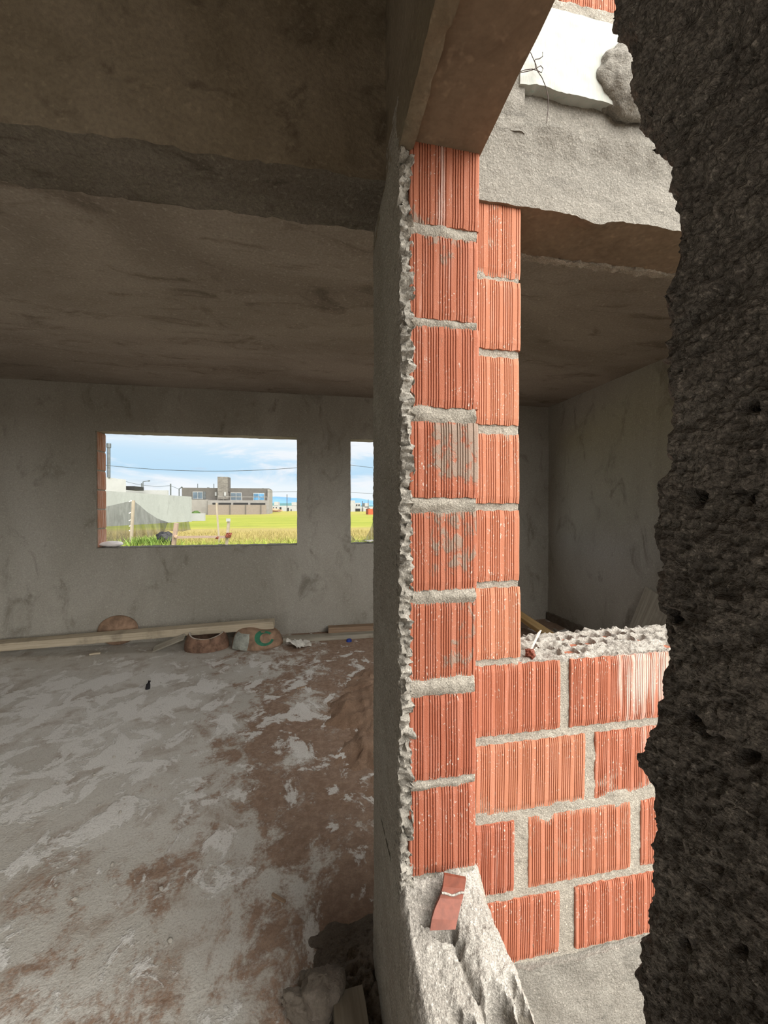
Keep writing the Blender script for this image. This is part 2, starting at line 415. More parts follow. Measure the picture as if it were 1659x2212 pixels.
def stone_mat(name, c1, c2, c3, sx, sz, mort):
    m, t = mat_new(name)
    v = t.n('ShaderNodeTexCoord').outputs['Object']
    s = t.n('ShaderNodeSeparateXYZ', {0: v})
    xz = t.n('ShaderNodeCombineXYZ', {0: t.math('ADD', s.outputs[0], s.outputs[1]), 1: s.outputs[2]}).outputs[0]
    br = t.n('ShaderNodeTexBrick', {'Vector': xz, 'Color1': c4(c1), 'Color2': c4(c2), 'Mortar': c4(mort), 'Scale': 1.0, 'Mortar Size': 0.02, 'Brick Width': sx, 'Row Height': sz})
    n = t.noise(xz, 2.5, 4, 0.7)
    col = t.mix(t.ss(n, 0.45, 0.7, 0, 0.7), br.outputs[0], c4(c3))
    return finish(m, t, col, 0.9, br.outputs[1], -0.3, 0.03)
M['stonework'] = stone_mat('stone_cladding', (0.105, 0.098, 0.090), (0.154, 0.146, 0.133), (0.081, 0.076, 0.070), 0.9, 0.35, (0.168, 0.154, 0.140))
M['fencebrick'] = stone_mat('pale_brick_fence', (0.175, 0.143, 0.119), (0.158, 0.133, 0.112), (0.185, 0.164, 0.143), 0.5, 0.25, (0.168, 0.154, 0.140))
def cloth_mat():
    m, t = mat_new('black_shade_cloth')
    v = t.n('ShaderNodeTexCoord').outputs['Object']
    n = t.noise(t.mapv(v, (9, 9, 1.2)), 1.0, 4, 0.6, 0.4)
    d = t.n('ShaderNodeBsdfPrincipled', {'Base Color': (0.045, 0.045, 0.043, 1), 'Roughness': 0.9})
    tr = t.n('ShaderNodeBsdfTransparent', {'Color': (1, 1, 1, 1)})
    f = t.ss(n, 0.3, 0.7, 0.46, 0.68)
    mx = t.n('ShaderNodeMixShader', {0: f, 1: tr.outputs[0], 2: d.outputs[0]})
    t.n('ShaderNodeOutputMaterial', {'Surface': mx.outputs[0]})
    return m
M['cloth'] = cloth_mat()

# ================================================================== THE SETTING
YF, YC = 0.97, 0.83          # front of patio wall, front of the brick pier
YB = 1.15                    # back of patio wall
YW = 4.54                    # far wall, inner face
XR, XL = 2.99, -4.3          # right / left wall inner faces
XP = 0.20                    # partition, room-side face
CEIL = 2.70

def S(o, kind='structure', label=None):
    o['kind'] = kind
    return o
# floor and ground
mb = MB(); mb.box((XL - .2, -3.2, -0.2), (0.38, 1.15, 0)); mb.box((XL - .2, 1.15, -0.2), (XR + .2, YW + .18, 0))
S(mb.build('floor', M['floor']))
GZ = -0.23
xs = np.concatenate([lin(-900, -60, 60), lin(-50, 60, 10), lin(80, 900, 60)]); ys = np.concatenate([lin(-60, 60, 6), lin(70, 200, 12), lin(260, 2600, 200)])
V = [(x, y, GZ + (0.0 if y < 8 else 0.25 * float(vn(np.array([[x, y, 0]]), 0.03, 5)[0]) * min(1, (y - 8) / 30))) for y in ys for x in xs]
nx = len(xs)
F = [(j * nx + i, j * nx + i + 1, (j + 1) * nx + i + 1, (j + 1) * nx + i) for j in range(len(ys) - 1) for i in range(nx - 1)]
S(link('ground', V, F, M['ground']))
# ceiling slab: L-shaped room
mb = MB(); mb.box((XL - .2, 1.15, CEIL), (XR + .2, YW + .2, CEIL + .2)); mb.box((XL - .2, -3.2, CEIL), (0.36, 1.15, CEIL + .2))
S(mb.build('ceiling', M['ceiling']))

# far wall with two window openings
def far_wall():
    root = empty('wall_far', (0, YW, 0))
    wx = [XL - .2, -2.166, -0.14, 0.466, 2.46, XR + .2]
    z0, z1 = 1.0, 2.215
    T = .18
    gx = np.concatenate([lin(wx[i], wx[i + 1], .035)[:-1] for i in range(5)] + [[wx[5]]])
    gz = np.concatenate([lin(0, z0, .04)[:-1], lin(z0, z1, .03)[:-1], lin(z1, CEIL, .04)])
    gy = [YW, YW + .05, YW + .10, YW + T]
    hole = lambda i, k: z0 - 1e-6 <= gz[k] and gz[k + 1] <= z1 + 1e-6 and ((wx[1] - 1e-6 <= gx[i] and gx[i + 1] <= wx[2] + 1e-6) or (wx[3] - 1e-6 <= gx[i] and gx[i + 1] <= wx[4] + 1e-6))
    idx = {}; V = []; F = []
    def vid(i, j, k):
        if (i, j, k) not in idx: idx[(i, j, k)] = len(V); V.append((gx[i], gy[j], gz[k]))
        return idx[(i, j, k)]
    nx, nz = len(gx), len(gz)
    for i in range(nx - 1):
        for k in range(nz - 1):
            if hole(i, k): continue
            F.append((vid(i, 0, k), vid(i + 1, 0, k), vid(i + 1, 0, k + 1), vid(i, 0, k + 1)))
            F.append((vid(i, 3, k), vid(i, 3, k + 1), vid(i + 1, 3, k + 1), vid(i + 1, 3, k)))
            for (di, dk, q) in ((-1, 0, 0), (1, 0, 1), (0, -1, 2), (0, 1, 3)):
                ii, kk = i + di, k + dk
                if 0 <= ii < nx - 1 and 0 <= kk < nz - 1 and not hole(ii, kk): continue
                for j in range(3):
                    if q == 0: F.append((vid(i, j, k), vid(i, j, k + 1), vid(i, j + 1, k + 1), vid(i, j + 1, k)))
                    elif q == 1: F.append((vid(i + 1, j, k), vid(i + 1, j + 1, k), vid(i + 1, j + 1, k + 1), vid(i + 1, j, k + 1)))
                    elif q == 2: F.append((vid(i, j, k), vid(i, j + 1, k), vid(i + 1, j + 1, k), vid(i + 1, j, k)))
                    else: F.append((vid(i, j, k + 1), vid(i + 1, j, k + 1), vid(i + 1, j + 1, k + 1), vid(i, j + 1, k + 1)))
    V = np.array(V); V += .004 * fbm3(V, 9, 3, 3) + .003 * fbm3(V, 45, 4, 2)
    put(link('plaster', V, F, M['plaster']), root)
    # rough sill beds
    for k, (a, b) in enumerate(((wx[1], wx[2]), (wx[3], wx[4]))):
        V, F = rough(lin(a, b, .012), lin(YW + .005, YW + T, .03), np.array([z0 - .02, z0 + .006]), [(0.006, 25, 3), (0.006, 70, 2)], 40 + k)
        put(link('sill', V, F, M['concrete']), root)
    return root, wx, z0, z1
wall_far, WX, SILL, WTOP = far_wall(); S(wall_far)

def slab_wall(name, lo, hi, m, step=0.12, seed=1):
    V, F = rough(lin(lo[0], hi[0], step), lin(lo[1], hi[1], step), lin(lo[2], hi[2], step), [(0.006, 3, 3)], seed)
    return S(link(name, V, F, m))
# right wall, with a recessed mortar foot
root = empty('wall_right', (XR, 1.15, 0)); S(root)
V, F = rough(lin(XR, XR + .18, .09), lin(1.15, YW + .02, .07), lin(0.0, CEIL, .07), [(0.006, 4, 3), (0.003, 30, 2)], 21)
put(link('plaster', V, F, M['plaster']), root)
V, F = rough(lin(XR - .035, XR + .01, .02), lin(1.2, YW - .02, .03), lin(0, .10, .03), [(0.018, 12, 3), (0.008, 40, 2)], 25)
put(link('mortar_foot', V, F, M['rubble']), root)
slab_wall('wall_left', (XL - .18, -3.2, 0), (XL, YW, CEIL), M['plaster'], .12, 5)
root = empty('wall_back', (XL, -3.2, 0)); S(root)
mb = MB(); mb.box((XL, -3.2, 0), (-3.6, -3.0, CEIL)); mb.box((-.9, -3.2, 0), (.36, -3.0, CEIL)); mb.box((-3.6, -3.2, 2.15), (-.9, -3.0, CEIL)); put(mb.build('plaster', M['plaster']), root)  # wide unseen opening added behind the camera to let more daylight in

# beam across the room, in line with the patio wall
V, F = rough(lin(XL, XP - .002, .02), lin(YF, YB, .02), lin(2.233, CEIL + .02, .03), [(0.007, 8, 3), (0.009, 40, 3)], 50)
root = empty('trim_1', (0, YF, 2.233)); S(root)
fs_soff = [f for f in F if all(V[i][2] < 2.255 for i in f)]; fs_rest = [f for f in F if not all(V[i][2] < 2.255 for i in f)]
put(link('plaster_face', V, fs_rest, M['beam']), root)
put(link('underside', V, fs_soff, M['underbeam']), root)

# ------------------------------------------------------------------ grooved hollow bricks
def profile(wd):
    """front outline of a grooved brick: (distance along, depth of groove)"""
    pat = [.0125, .0034, .0034, .0034, .0034, .0115, .0034, .0034, .0034, .0036]
    P = [(0, .004), (.0012, .0012), (.004, 0)]; x = .006 + random.random() * .006; k = random.randrange(len(pat))
    while x < wd - .0085:
        P += [(x, 0), (x + .0006, .0026), (x + .0018, .0026), (x + .0026, 0)]
        x += .0026 + pat[k % len(pat)] * random.uniform(.88, 1.15); k += 1
    P += [(wd - .004, 0), (wd - .0012, .0012), (wd, .004)]
    return P
def brick(mb, u0, u1, z0, z1, depth, place, tone, white=None, grey=None):
    """place(u, d, z) -> world; u along the face, d behind the face"""
    P = profile(u1 - u0); n = len(P); m = 11; vs = []; tn = []
    ph = random.random() * 50; tl = random.uniform(-.004, .004)
    for r in range(m):
        f = r / (m - 1)
        for (u, d) in P:
            z = z0 + (z1 - z0) * f
            e = .0022 * math.sin(u * 180 + ph + r) * math.cos(u * 67 + ph * 2) if r in (0, m - 1) else 0
            dd = d + (.0025 if r in (0, m - 1) else 0)
            vs.append(place(u0 + u + .00018 * math.sin(z * 50 + ph), dd + tl * (f - .5), z + e))
            uu = (u) / (u1 - u0)
            tn.append((tone, white(uu, f) if white else .12, grey(uu, f) if grey else .0, 1))
    fs = [(r * n + i, r * n + i + 1, (r + 1) * n + i + 1, (r + 1) * n + i) for r in range(m - 1) for i in range(n - 1)]
    b = len(vs)
    for z in (z0, z1):
        for u in (u0, u1): vs.append(place(u, depth, z)); tn.append((tone, .1, 0, 1))
    top = [(m - 1) * n + i for i in range(n)]; bot = list(range(n))
    fs += [tuple(top + [b + 3, b + 2]), tuple(bot[::-1] + [b, b + 1]), (b, b + 1, b + 3, b + 2)[::-1]]
    fs += [tuple([r * n for r in range(m)][::-1] + [b, b + 2]), tuple([r * n + n - 1 for r in range(m)] + [b + 3, b + 1])]
    mb.add(vs, fs, tn)
def facing(Yf): return lambda u, d, z: (u, Yf + d, z)

# ------------------------------------------------------------------ partition (runs towards the camera, broken through)
part = empty('wall_partition', (XP, YC, 0)); S(part)
mb = MB()
c1 = [(320, 487, 1036, .45), (513, 690, 1031, .42), (705, 880, 1036, .38), (912, 1075, 1034, .35), (1102, 1275, 1032, .40), (1300, 1472, 1030, .38), (1502, 1680, 1028, .22), (1700, 1882, 1028, .26)]
def sm(a, b, x): x = max(0, min(1, (x - a) / (b - a))); return x * x * (3 - 2 * x)
for i, (ya, yb, xr, tone) in enumerate(c1):
    x0 = XP + .0125; x1 = at(xr, (ya + yb) / 2, Y=YC).x
    zt, zb = at(955, ya, Y=YC).z, at(955, yb, Y=YC).z
    if i == 0: zt += .02
    wh = (lambda u, f: .25 + .35 * sm(.3, .45, u) * sm(.55, .45, u) * 1.0) if i == 0 else ((lambda u, f: .33) if i in (1, 2) else (lambda u, f: .22))
    gr = None
    if i == 0: gr = lambda u, f: .55 * sm(.35, .0, f) * sm(.5, .2, u)
    if i == 1: gr = lambda u, f: .5 * sm(.8, 1, f) + .45 * math.exp(-((u - .5) / .15) ** 2 - ((f - .75) / .12) ** 2)
    if i == 2: gr = lambda u, f: .42 * math.exp(-((u - .45) / .12) ** 2 - ((f - .9) / .12) ** 2)
    if i == 3: gr = lambda u, f: .74 * sm(.20, .42, u) * sm(.12, .34, f)
    if i == 4: gr = lambda u, f: .50 * sm(.2, .4, u) * sm(.0, .3, f) + .25 * sm(.85, 1, f)
    if i == 5: gr = lambda u, f: .46 * sm(.35, .55, u) * math.exp(-((f - .25) / .12) ** 2) + .4 * sm(.55, .7, u) * sm(.2, .5, f)
    if i == 6: gr = lambda u, f: .6 * math.exp(-((u - .4) / .1) ** 2) * sm(.84, 1, f)
    if i == 7: gr = lambda u, f: .35 * sm(.18, .0, f)
    brick(mb, x0, x1, zb, zt, .138, facing(YC + random.uniform(-.003, .003)), tone, wh, gr)
mb.build('bricks', M['brick'], part)
# mortar core with tongues of bed mortar pushed out between the courses
ztop = 2.225
V, F = box_grid(lin(XP + .004, .366, .006), lin(YC + .008, YF + .012, .02), lin(.60, ztop, .004))
fr = (V[:, 1] < YC + .03)
gaps = [(at(955, a, Y=YC).z, at(955, b, Y=YC).z) for a, b in ((487, 513), (690, 705), (880, 912), (1075, 1102), (1275, 1300), (1472, 1502), (1680, 1700), (1882, 1900))]
push = np.zeros(len(V))
for k, (a, b) in enumerate(gaps):
    cz, hw = (a + b) / 2, abs(a - b) / 2 + .006
    prof = np.clip(1.25 - np.abs(V[:, 2] - cz) / hw, 0, 1)
    push += prof * (.009 + .005 * fbm(V, 30, 70 + k, 2)) * (1 if k else .7)
V[:, 1] -= push * fr
V += .0022 * fbm3(V, 110, 60, 3) + .0035 * fbm3(V, 28, 65, 2)
put(link('bed_mortar', V, F, M['mortar']), part)
# plaster skin of the room side, with its crumbled vertical edge
V, F = box_grid(np.array([XP - .012, XP - .004, XP + .004, XP + .013, XP + .016]), np.concatenate([lin(YC - .006, YC + .03, .0028), lin(YC + .04, YB + .015, .012)[0:]]), lin(0.55, 2.30, .0032))
fw = np.clip((YC + .03 - V[:, 1]) / .035, 0, 1)
B0 = V.copy()
V[:, 1] += fw * (.010 * fbm(B0, 13, 80, 3) + .013 * fbm(B0, 55, 82, 2) + .010 * vn(B0, 130, 84) + .005 * vn(B0, 260, 85))
V[:, 0] += np.where(B0[:, 0] > XP, fw * (.010 * fbm(B0, 20, 86, 3) + .008 * vn(B0, 110, 83) + .002), fw ** 3 * .008 * np.clip(.5 + 1.2 * fbm(B0, 45, 87, 3), 0, 1))
V += .0016 * fbm3(B0, 170, 88, 2) + np.stack([.0035 * fbm(B0, 7, 90, 3), .0015 * fbm(B0, 12, 91, 2), 0 * V[:, 0]], 1)
put(link('plaster_skin', V, F, M['coarse']), part)

# broken sill: what is left of the partition under the hole
rows = [(1872, .845, 862, 1032), (1900, .825, 864, 1036), (1940, .805, 869, 1046), (1985, .78, 876, 1063), (2050, .745, 886, 1090), (2110, .715, 897, 1114), (2170, .685, 908, 1138), (2240, .65, 920, 1163), (2330, .61, 936, 1195), (2480, .54, 962, 1250)]
RY = np.array([r[1] for r in rows])[::-1]
RZ = np.array([at((r[2] + r[3]) / 2, r[0], Y=r[1]).z for r in rows])[::-1]
RXL = np.array([at(r[2], r[0], Y=r[1]).x for r in rows])[::-1]
RXR = np.array([at(r[3], r[0], Y=r[1]).x for r in rows])[::-1]
def sill_top(y): return float(np.interp(y, RY, RZ))
def on_sill(px, py):
    """where a pixel meets the broken sill"""
    lo, hi = .5, .86
    for _ in range(40):
        md = (lo + hi) / 2
        p = at(px, py, Y=md)
        if p.z > sill_top(md): lo = md
        else: hi = md
    return at(px, py, Y=(lo + hi) / 2)
ny_, nx_ = 230, 96
yy = np.concatenate([np.linspace(.2, .5, 40)[:-1], np.linspace(.5, .86, ny_ - 39)])
G = []
for y in yy:
    xl, xr, zt = np.interp(y, RY, RXL), np.interp(y, RY, RXR), np.interp(y, RY, RZ)
    for u in np.linspace(0, 1, nx_): G.append((xl + (xr - xl) * u, y, zt, u))
G = np.array(G); P = G[:, :3].copy(); U = G[:, 3]
hgt = .010 * fbm(P, 14, 100, 3) + .006 * fbm(P, 45, 101, 3) + .0035 * fbm(P, 130, 102, 2)
hgt -= .028 * np.clip(1 - U / .07, 0, 1) ** 2 + .016 * np.clip(1 - (1 - U) / .08, 0, 1) ** 2
hgt += .012 * np.exp(-((U - .70) / .14) ** 2)            # right-hand ridge
hgt -= .020 * np.exp(-((U - .53 + .05 * vn(P, 12, 109)) / .035) ** 2) * np.clip((.80 - P[:, 1]) / .03, 0, 1)   # crack between
pits = [(922, 1988, .011, .008, .02), (962, 2004, .026, .012, .03), (985, 2040, .018, .007, .02), (1103, 2124, .010, .008, .025), (1118, 2157, .010, .012, .03), (1082, 2195, .022, .028, .055), (1136, 2200, .014, .018, .05), (985, 2196, .012, .010, .02), (1030, 2140, .008, .007, .012), (1010, 2215, .014, .01, .02)]
for (px, py, rx, ry, dp) in pits:
    c = on_sill(px, py)
    q = ((P[:, 0] - c.x) / rx) ** 2 + ((P[:, 1] - c.y) / ry) ** 2 + .35 * fbm(P, 90, 103, 2)
    hgt -= dp * np.clip(1.4 - q, 0, 1) ** .6 / 1.2
P[:, 2] += hgt
P[:, 0] += .004 * fbm(P, 90, 104, 3)
V = [tuple(p) for p in P]; n0 = len(V); R = len(yy)
F = [(j * nx_ + i, j * nx_ + i + 1, (j + 1) * nx_ + i + 1, (j + 1) * nx_ + i) for j in range(R - 1) for i in range(nx_ - 1)]
put(link('broken_sill', V, F, M['palemortar']), part)
# its plastered room side and its patio side below
for nm, xside, mm, sgn in (('lower_plaster', 0, M['coarse'], -1), ('lower_patio_face', nx_ - 1, M['mortar'], 1)):
    rowsN = 70; VV = []; FF = []
    ysub = list(range(R))
    for j in ysub:
        e = P[j * nx_ + xside]
        for k in range(rowsN + 1):
            f = (k / rowsN) ** 1.5
            VV.append((e[0], e[1], e[2] * (1 - f)))
    VV = np.array(VV)
    wgt = np.clip((VV[:, 2].reshape(R, -1)[:, :1] - VV[:, 2].reshape(R, -1)) / .02, 0, 1).ravel()
    VV[:, 0] = np.where(wgt > 0, VV[:, 0] * (1 - wgt) + wgt * ((XP - .012) if sgn < 0 else .385), VV[:, 0])
    VV[:, 0] += wgt * (.0035 * fbm(VV, 7, 90, 3) + .0016 * fbm(VV, 170, 111, 2))
    FF = [(j * (rowsN + 1) + k, j * (rowsN + 1) + k + 1, (j + 1) * (rowsN + 1) + k + 1, (j + 1) * (rowsN + 1) + k) for j in range(R - 1) for k in range(rowsN)]
    if sgn > 0: FF = [f[::-1] for f in FF]
    put(link(nm, VV, FF, mm), part)
V, F = rough(lin(XP - .012, XP + .15, .02), lin(.845, YB + .014, .012), lin(0, .58, .012), [(.0035, 7, 3), (.0016, 170, 2)], 88)
put(link('foot_plaster', V, F, M['coarse']), part)
mb = MB(); mb.box((XP + .006, .21, 0), (.378, .9, .30)); put(mb.build('core', M['mortar']), part)
# lintel over the hole
V, F = rough(lin(XP + .010, .377, .02), lin(-.35, YF + .02, .03), lin(2.207, 2.72, .04), [(.004, 5, 2), (.0012, 60, 2)], 120)  # ends early, out of view, so more daylight enters the room
put(link('lintel', V, F, M['soffit']), part)
V, F = box_grid(np.array([XP - .012, XP, XP + .012, XP + .017]), lin(-.36, YB + .01, .010), np.concatenate([lin(2.190, 2.26, .008), lin(2.28, 2.72, .03)[0:]]))
fw = np.clip((2.26 - V[:, 2]) / .07, 0, 1)
V[:, 2] += fw * (.014 * fbm(V, 16, 130, 3) + .008 * fbm(V, 60, 131, 2))
V[:, 0] += np.where(V[:, 0] > XP + .005, fw * .014 * (fbm(V, 18, 132, 3) + .3), .003 * fbm(V, 8, 133, 3))
put(link('lintel_plaster', V, F, M['beam']), part)

# near jamb of the hole: rough, dark, an arm's length from the lens
sil = [(-260, 1300), (0, 1322), (75, 1316), (92, 1338), (130, 1360), (220, 1352), (255, 1374), (310, 1392), (330, 1420), (365, 1448), (410, 1438), (470, 1460), (560, 1450), (605, 1444), (640, 1424), (700, 1436), (800, 1434), (900, 1441), (1000, 1432), (1060, 1414), (1110, 1410), (1150, 1402), (1200, 1418), (1250, 1416), (1290, 1404), (1330, 1420), (1370, 1431), (1440, 1428), (1500, 1414), (1560, 1412), (1610, 1390), (1645, 1368), (1690, 1392), (1750, 1400), (1850, 1394), (1950, 1398), (2050, 1388), (2100, 1380), (2212, 1388), (2500, 1384)]
XD = XP - .002
sz = np.array([at(x, y, X=XD).z for y, x in sil]); sy = np.array([at(x, y, X=XD).y for y, x in sil])
o_ = np.argsort(sz); sz, sy = sz[o_], sy[o_]
zz = np.concatenate([lin(0, 1.04, .03)[:-1], lin(1.04, 1.80, .0011), lin(1.80, 2.24, .02)[1:]])
cols = np.concatenate([np.linspace(0, .06, 20)[:-1], np.linspace(.06, 1, 190)])     # 0 at edge -> 1 at Y=-0.02
def edge_y(z): return np.interp(z, sz, sy)
V = []
for z in zz:
    e = edge_y(z)
    for c in cols: V.append((XD, e + (-.02 - e) * c, z))
V = np.array(V); Cc = np.tile(cols, len(zz))
nz_ = [vn(V, s_, 140 + i) for i, s_ in enumerate((38, 90, 190, 330, 620))]
lump = .0036 * nz_[0] + .0026 * nz_[1] + .0022 * (1 - 2 * np.abs(nz_[2])) + .0017 * (1 - 2 * np.abs(nz_[3])) + .0008 * nz_[4]
holes = np.clip(vn(V, 75, 151) + .4 * vn(V, 210, 152) - .62, 0, 1) * .030
V[:, 0] -= lump - holes
ew = np.clip(1 - Cc / .12, 0, 1)
V[:, 1] += ew * (.0028 * vn(V, 90, 153) + .0018 * vn(V, 230, 154))
V[:, 0] += (np.clip(1 - Cc / .05, 0, 1) ** 2) * .006
NC = len(cols); R = len(zz)
# extra columns: the broken end face (patio side) and back
VE = []
for j in range(R):
    e = V[j * NC]
    for k, xx in enumerate((.222, .255, .30, .345, .382)): VE.append((xx, e[1] - .004 - .010 * k * .5 + .006 * math.sin(j * .21 + k * 2.1) * math.cos(j * .05), e[2]))
    VE.append((.382, -.02, e[2]))
nE = 6; b0 = len(V); VV = np.vstack([V, np.array(VE)])
F = [(j * NC + i, (j + 1) * NC + i, (j + 1) * NC + i + 1, j * NC + i + 1) for j in range(R - 1) for i in range(NC - 1)]
F = [f[::-1] for f in F]
for j in range(R - 1):
    a, b = b0 + j * nE, b0 + (j + 1) * nE
    F.append((j * NC, a, b, (j + 1) * NC)[::-1])
    for k in range(nE - 1): F.append((a + k, a + k + 1, b + k + 1, b + k)[::-1])
    F.append((a + nE - 1, j * NC + NC - 1, (j + 1) * NC + NC - 1, b + nE - 1)[::-1])
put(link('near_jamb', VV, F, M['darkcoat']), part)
V, F = rough(lin(XP - .01, .38, .06), lin(-3.2, -2.6, .09), lin(0, 2.7, .09), [(.006, 4, 3)], 160)
put(link('rear_pier', V, F, M['coarse']), part)

# ------------------------------------------------------------------ patio wall: brick pier, low wall, concrete beam
pat = empty('wall_patio', (.5, YF, 0)); S(pat)
mb = MB()
XJ = at(1125, 900, Y=YF).x
c2 = [(430, 597, 1127, .62), (607, 755, 1125, .66), (772, 918, 1122, .72), (938, 1087, 1123, .66), (1103, 1255, 1123, .60), (1270, 1422, 1125, .72)]
for i, (ya, yb, xr, tone) in enumerate(c2):
    x1 = at(xr, (ya + yb) / 2, Y=YF).x
    wh = (lambda u, f: .36) if i in (1,) else (lambda u, f: .22)
    brick(mb, .386 + random.uniform(-.006, .003), x1, at(1085, yb, Y=YF).z, at(1085, ya, Y=YF).z, .17, facing(YF + random.uniform(-.003, .003)), tone, wh, None)
def zc(y): return at(1100, y, Y=YF).z
cz = [(zc(1587), zc(1436)), (zc(1757), zc(1607)), (zc(1929), zc(1777)), (zc(2085), zc(1948))]
def xa(px, py): return at(px, py, Y=YF).x
low = [(0, .40, xa(1212, 1510), .45, 0), (0, xa(1232, 1500), xa(1425, 1500) + .03, .40, 2), (1, .40, xa(1266, 1670), .68, 0), (1, xa(1287, 1660), xa(1287, 1660) + .30, .40, 3),
       (2, .40, xa(1112, 1850), .22, 4), (2, xa(1143, 1840), xa(1365, 1830), .55, 0), (2, xa(1386, 1820), xa(1386, 1820) + .29, .42, 0),
       (3, .33, xa(1210, 2010), .40, 0), (3, xa(1243, 2000), xa(1243, 2000) + .30, .38, 0)]
for (ci, x0, x1, tone, sp_) in low:
    z0, z1 = cz[ci]; wh = lambda u, f: .22
    gr = None
    if sp_ == 2: wh = lambda u, f: .14 + .50 * sm(.40, .62, u + .10 * f) - .2 * sm(.55, .1, f) * sm(.4, .9, u)
    if sp_ == 3: wh = lambda u, f: .22 + .22 * sm(.25, .5, u)
    if sp_ == 4: wh = lambda u, f: .36
    brick(mb, x0, x1, z0, z1, .165, facing(YF + random.uniform(-.003, .003)), tone, wh, gr)
# the courses run on beyond the near jamb
for ci in range(4):
    x = max(b[2] for b in low if b[0] == ci) + .022
    while x < 2.42:
        x1 = min(x + .275, 2.45)
        if x1 - x > .05: brick(mb, x, x1, cz[ci][0], cz[ci][1], .165, facing(YF), random.uniform(.35, .65), lambda u, f: .25, None)
        x = x1 + .022
mb.build('bricks', M['brick'], pat)
zl = zc(1432)
# bed and joint mortar
V, F = box_grid(lin(.375, 1.35, .006), lin(YF + .006, YB - .01, .03), lin(cz[3][0] - .03, zl - .012, .006))
fr = V[:, 1] < YF + .02
V[:, 1] += fr * (.003 * fbm(V, 25, 170, 2)); V += .0022 * fbm3(V, 110, 171, 3)
put(link('low_wall_mortar', V, F, M['mortar']), pat)
mb = MB(); mb.box((1.35, YF + .008, 0), (2.45, YB - .01, zl - .012)); mb.box((2.45, YF, 0), (XR + .18, YB, 2.23)); put(mb.build('wall_core', M['mortar']), pat)
V, F = box_grid(lin(.38, XJ - .004, .006), lin(YF + .006, YB - .01, .03), lin(zl - .03, 2.24, .006))
fr = V[:, 1] < YF + .02
V[:, 1] += fr * (.004 * fbm(V, 25, 172, 2)); V += .0024 * fbm3(V, 100, 173, 3)
put(link('pier_mortar', V, F, M['mortar']), pat)
V, F = rough(lin(.30, 2.5, .012), lin(YF - .012, YB, .05), lin(GZ, cz[3][0] - .012, .012), [(.010, 12, 3), (.004, 70, 3)], 175)
put(link('mortar_base', V, F, M['concrete']), pat)
V, F = rough(lin(XP + .01, XJ - .002, .03), lin(YB - .012, YB + .012, .02), lin(0, 2.25, .03), [(.003, 20, 3)], 177)
put(link('room_side_plaster', V, F, M['plaster']), pat)
V, F = rough(lin(XJ - .002, 2.5, .03), lin(YB - .012, YB + .012, .02), lin(0, zl - .01, .03), [(.003, 20, 3)], 178)
put(link('room_side_plaster', V, F, M['plaster']), pat)
# broken top of the low wall with its open cells
gx, gy = lin(XJ - .02, 1.60, .0042), lin(YF + .004, YB + .01, .0036)
XX, YY = np.meshgrid(gx, gy); P = np.stack([XX.ravel(), YY.ravel(), 0 * XX.ravel()], 1)
h = .010 * fbm(P, 14, 180, 3) + .0055 * fbm(P, 50, 181, 3) + .0045 * fbm(P, 130, 182, 2)
back = np.clip((P[:, 1] - YF) / (YB - YF), 0, 1)
h += .006 * back
cell = np.abs(((P[:, 0] - .02 * back) / .047) % 1 - .5), np.abs(((P[:, 1] - YF - .012) / .052) % 1 - .5)
op = np.clip((.40 - np.maximum(*cell)) * 12, 0, 1) * np.clip((fbm(P, 11, 183, 2) + .04 + .28 * sm(.7, 1.0, .8) * (P[:, 0] > .86)) * 4, 0, 1)
h -= .030 * op
h -= .012 * np.clip(1 - back / .10, 0, 1) * (.5 + .5 * np.sin(P[:, 0] * 420)) * (P[:, 0] > .80)
P[:, 2] = zl + .004 + h
P[:, 1] += .003 * fbm(P, 60, 184, 2)
nx = len(gx); ny = len(gy)
V = [tuple(p) for p in P]
F = [(j * nx + i, j * nx + i + 1, (j + 1) * nx + i + 1, (j + 1) * nx + i) for j in range(ny - 1) for i in range(nx - 1)]
lip = len(V)
for j, dz in ((0, -.03), (ny - 1, -.06)):
    b = len(V)
    for i in range(nx): V.append((P[j * nx + i, 0], P[j * nx + i, 1] + (.008 if j == 0 else -.004), zl + dz))
    for i in range(nx - 1):
        q = (b + i, b + i + 1, j * nx + i + 1, j * nx + i); F.append(q if j == 0 else q[::-1])
put(link('broken_top', V, F, M['palemortar']), pat)
mb = MB(); mb.box((1.60, YF + .01, zl - .02), (2.45, YB, zl + .012)); put(mb.build('top_mortar', M['palemortar']), pat)
# concrete beam over the window and the slab edge above it
zb0 = at(1130, 450, Y=YF).z; zb1 = at(1250, 305, Y=YF).z
V, F = box_grid(lin(.372, 2.55, .010), lin(YF - .006, YB, .02), lin(zb0, zb1, .010))
low_ = V[:, 2] < zb0 + .004
fu = [f for f in F if all(V[i][2] < zb0 + .004 for i in f)]; fo = [f for f in F if not all(V[i][2] < zb0 + .004 for i in f)]
V[:, 2] += low_ * (.006 * fbm(V, 12, 190, 3) - .018 * np.exp(-((V[:, 0] - at(1285, 470, Y=YF).x) / .05) ** 2) * (V[:, 1] < YF + .02))
V[:, 1] -= (V[:, 1] < YF) * .022 * np.clip((V[:, 2] - zb1 + .07) / .07, 0, 1) * (.6 + .8 * fbm(V, 12, 191, 3))
V += .0035 * fbm3(V, 45, 192, 3) + .0020 * fbm3(V, 130, 193, 2)
put(link('concrete_beam', V, fo, M['concrete']), pat); put(link('beam_underside', V, fu, M['soffit']), pat)
V, F = rough(lin(.372, 2.55, .012), lin(YF + .012, YB, .03), lin(zb1 - .02, 2.86, .012), [(.007, 14, 3), (.003, 60, 3)], 195)
put(link('slab_edge', V, F, M['concrete']), pat)
ce = at(1350, 188, Y=YF); V = []; n, m = 60, 40
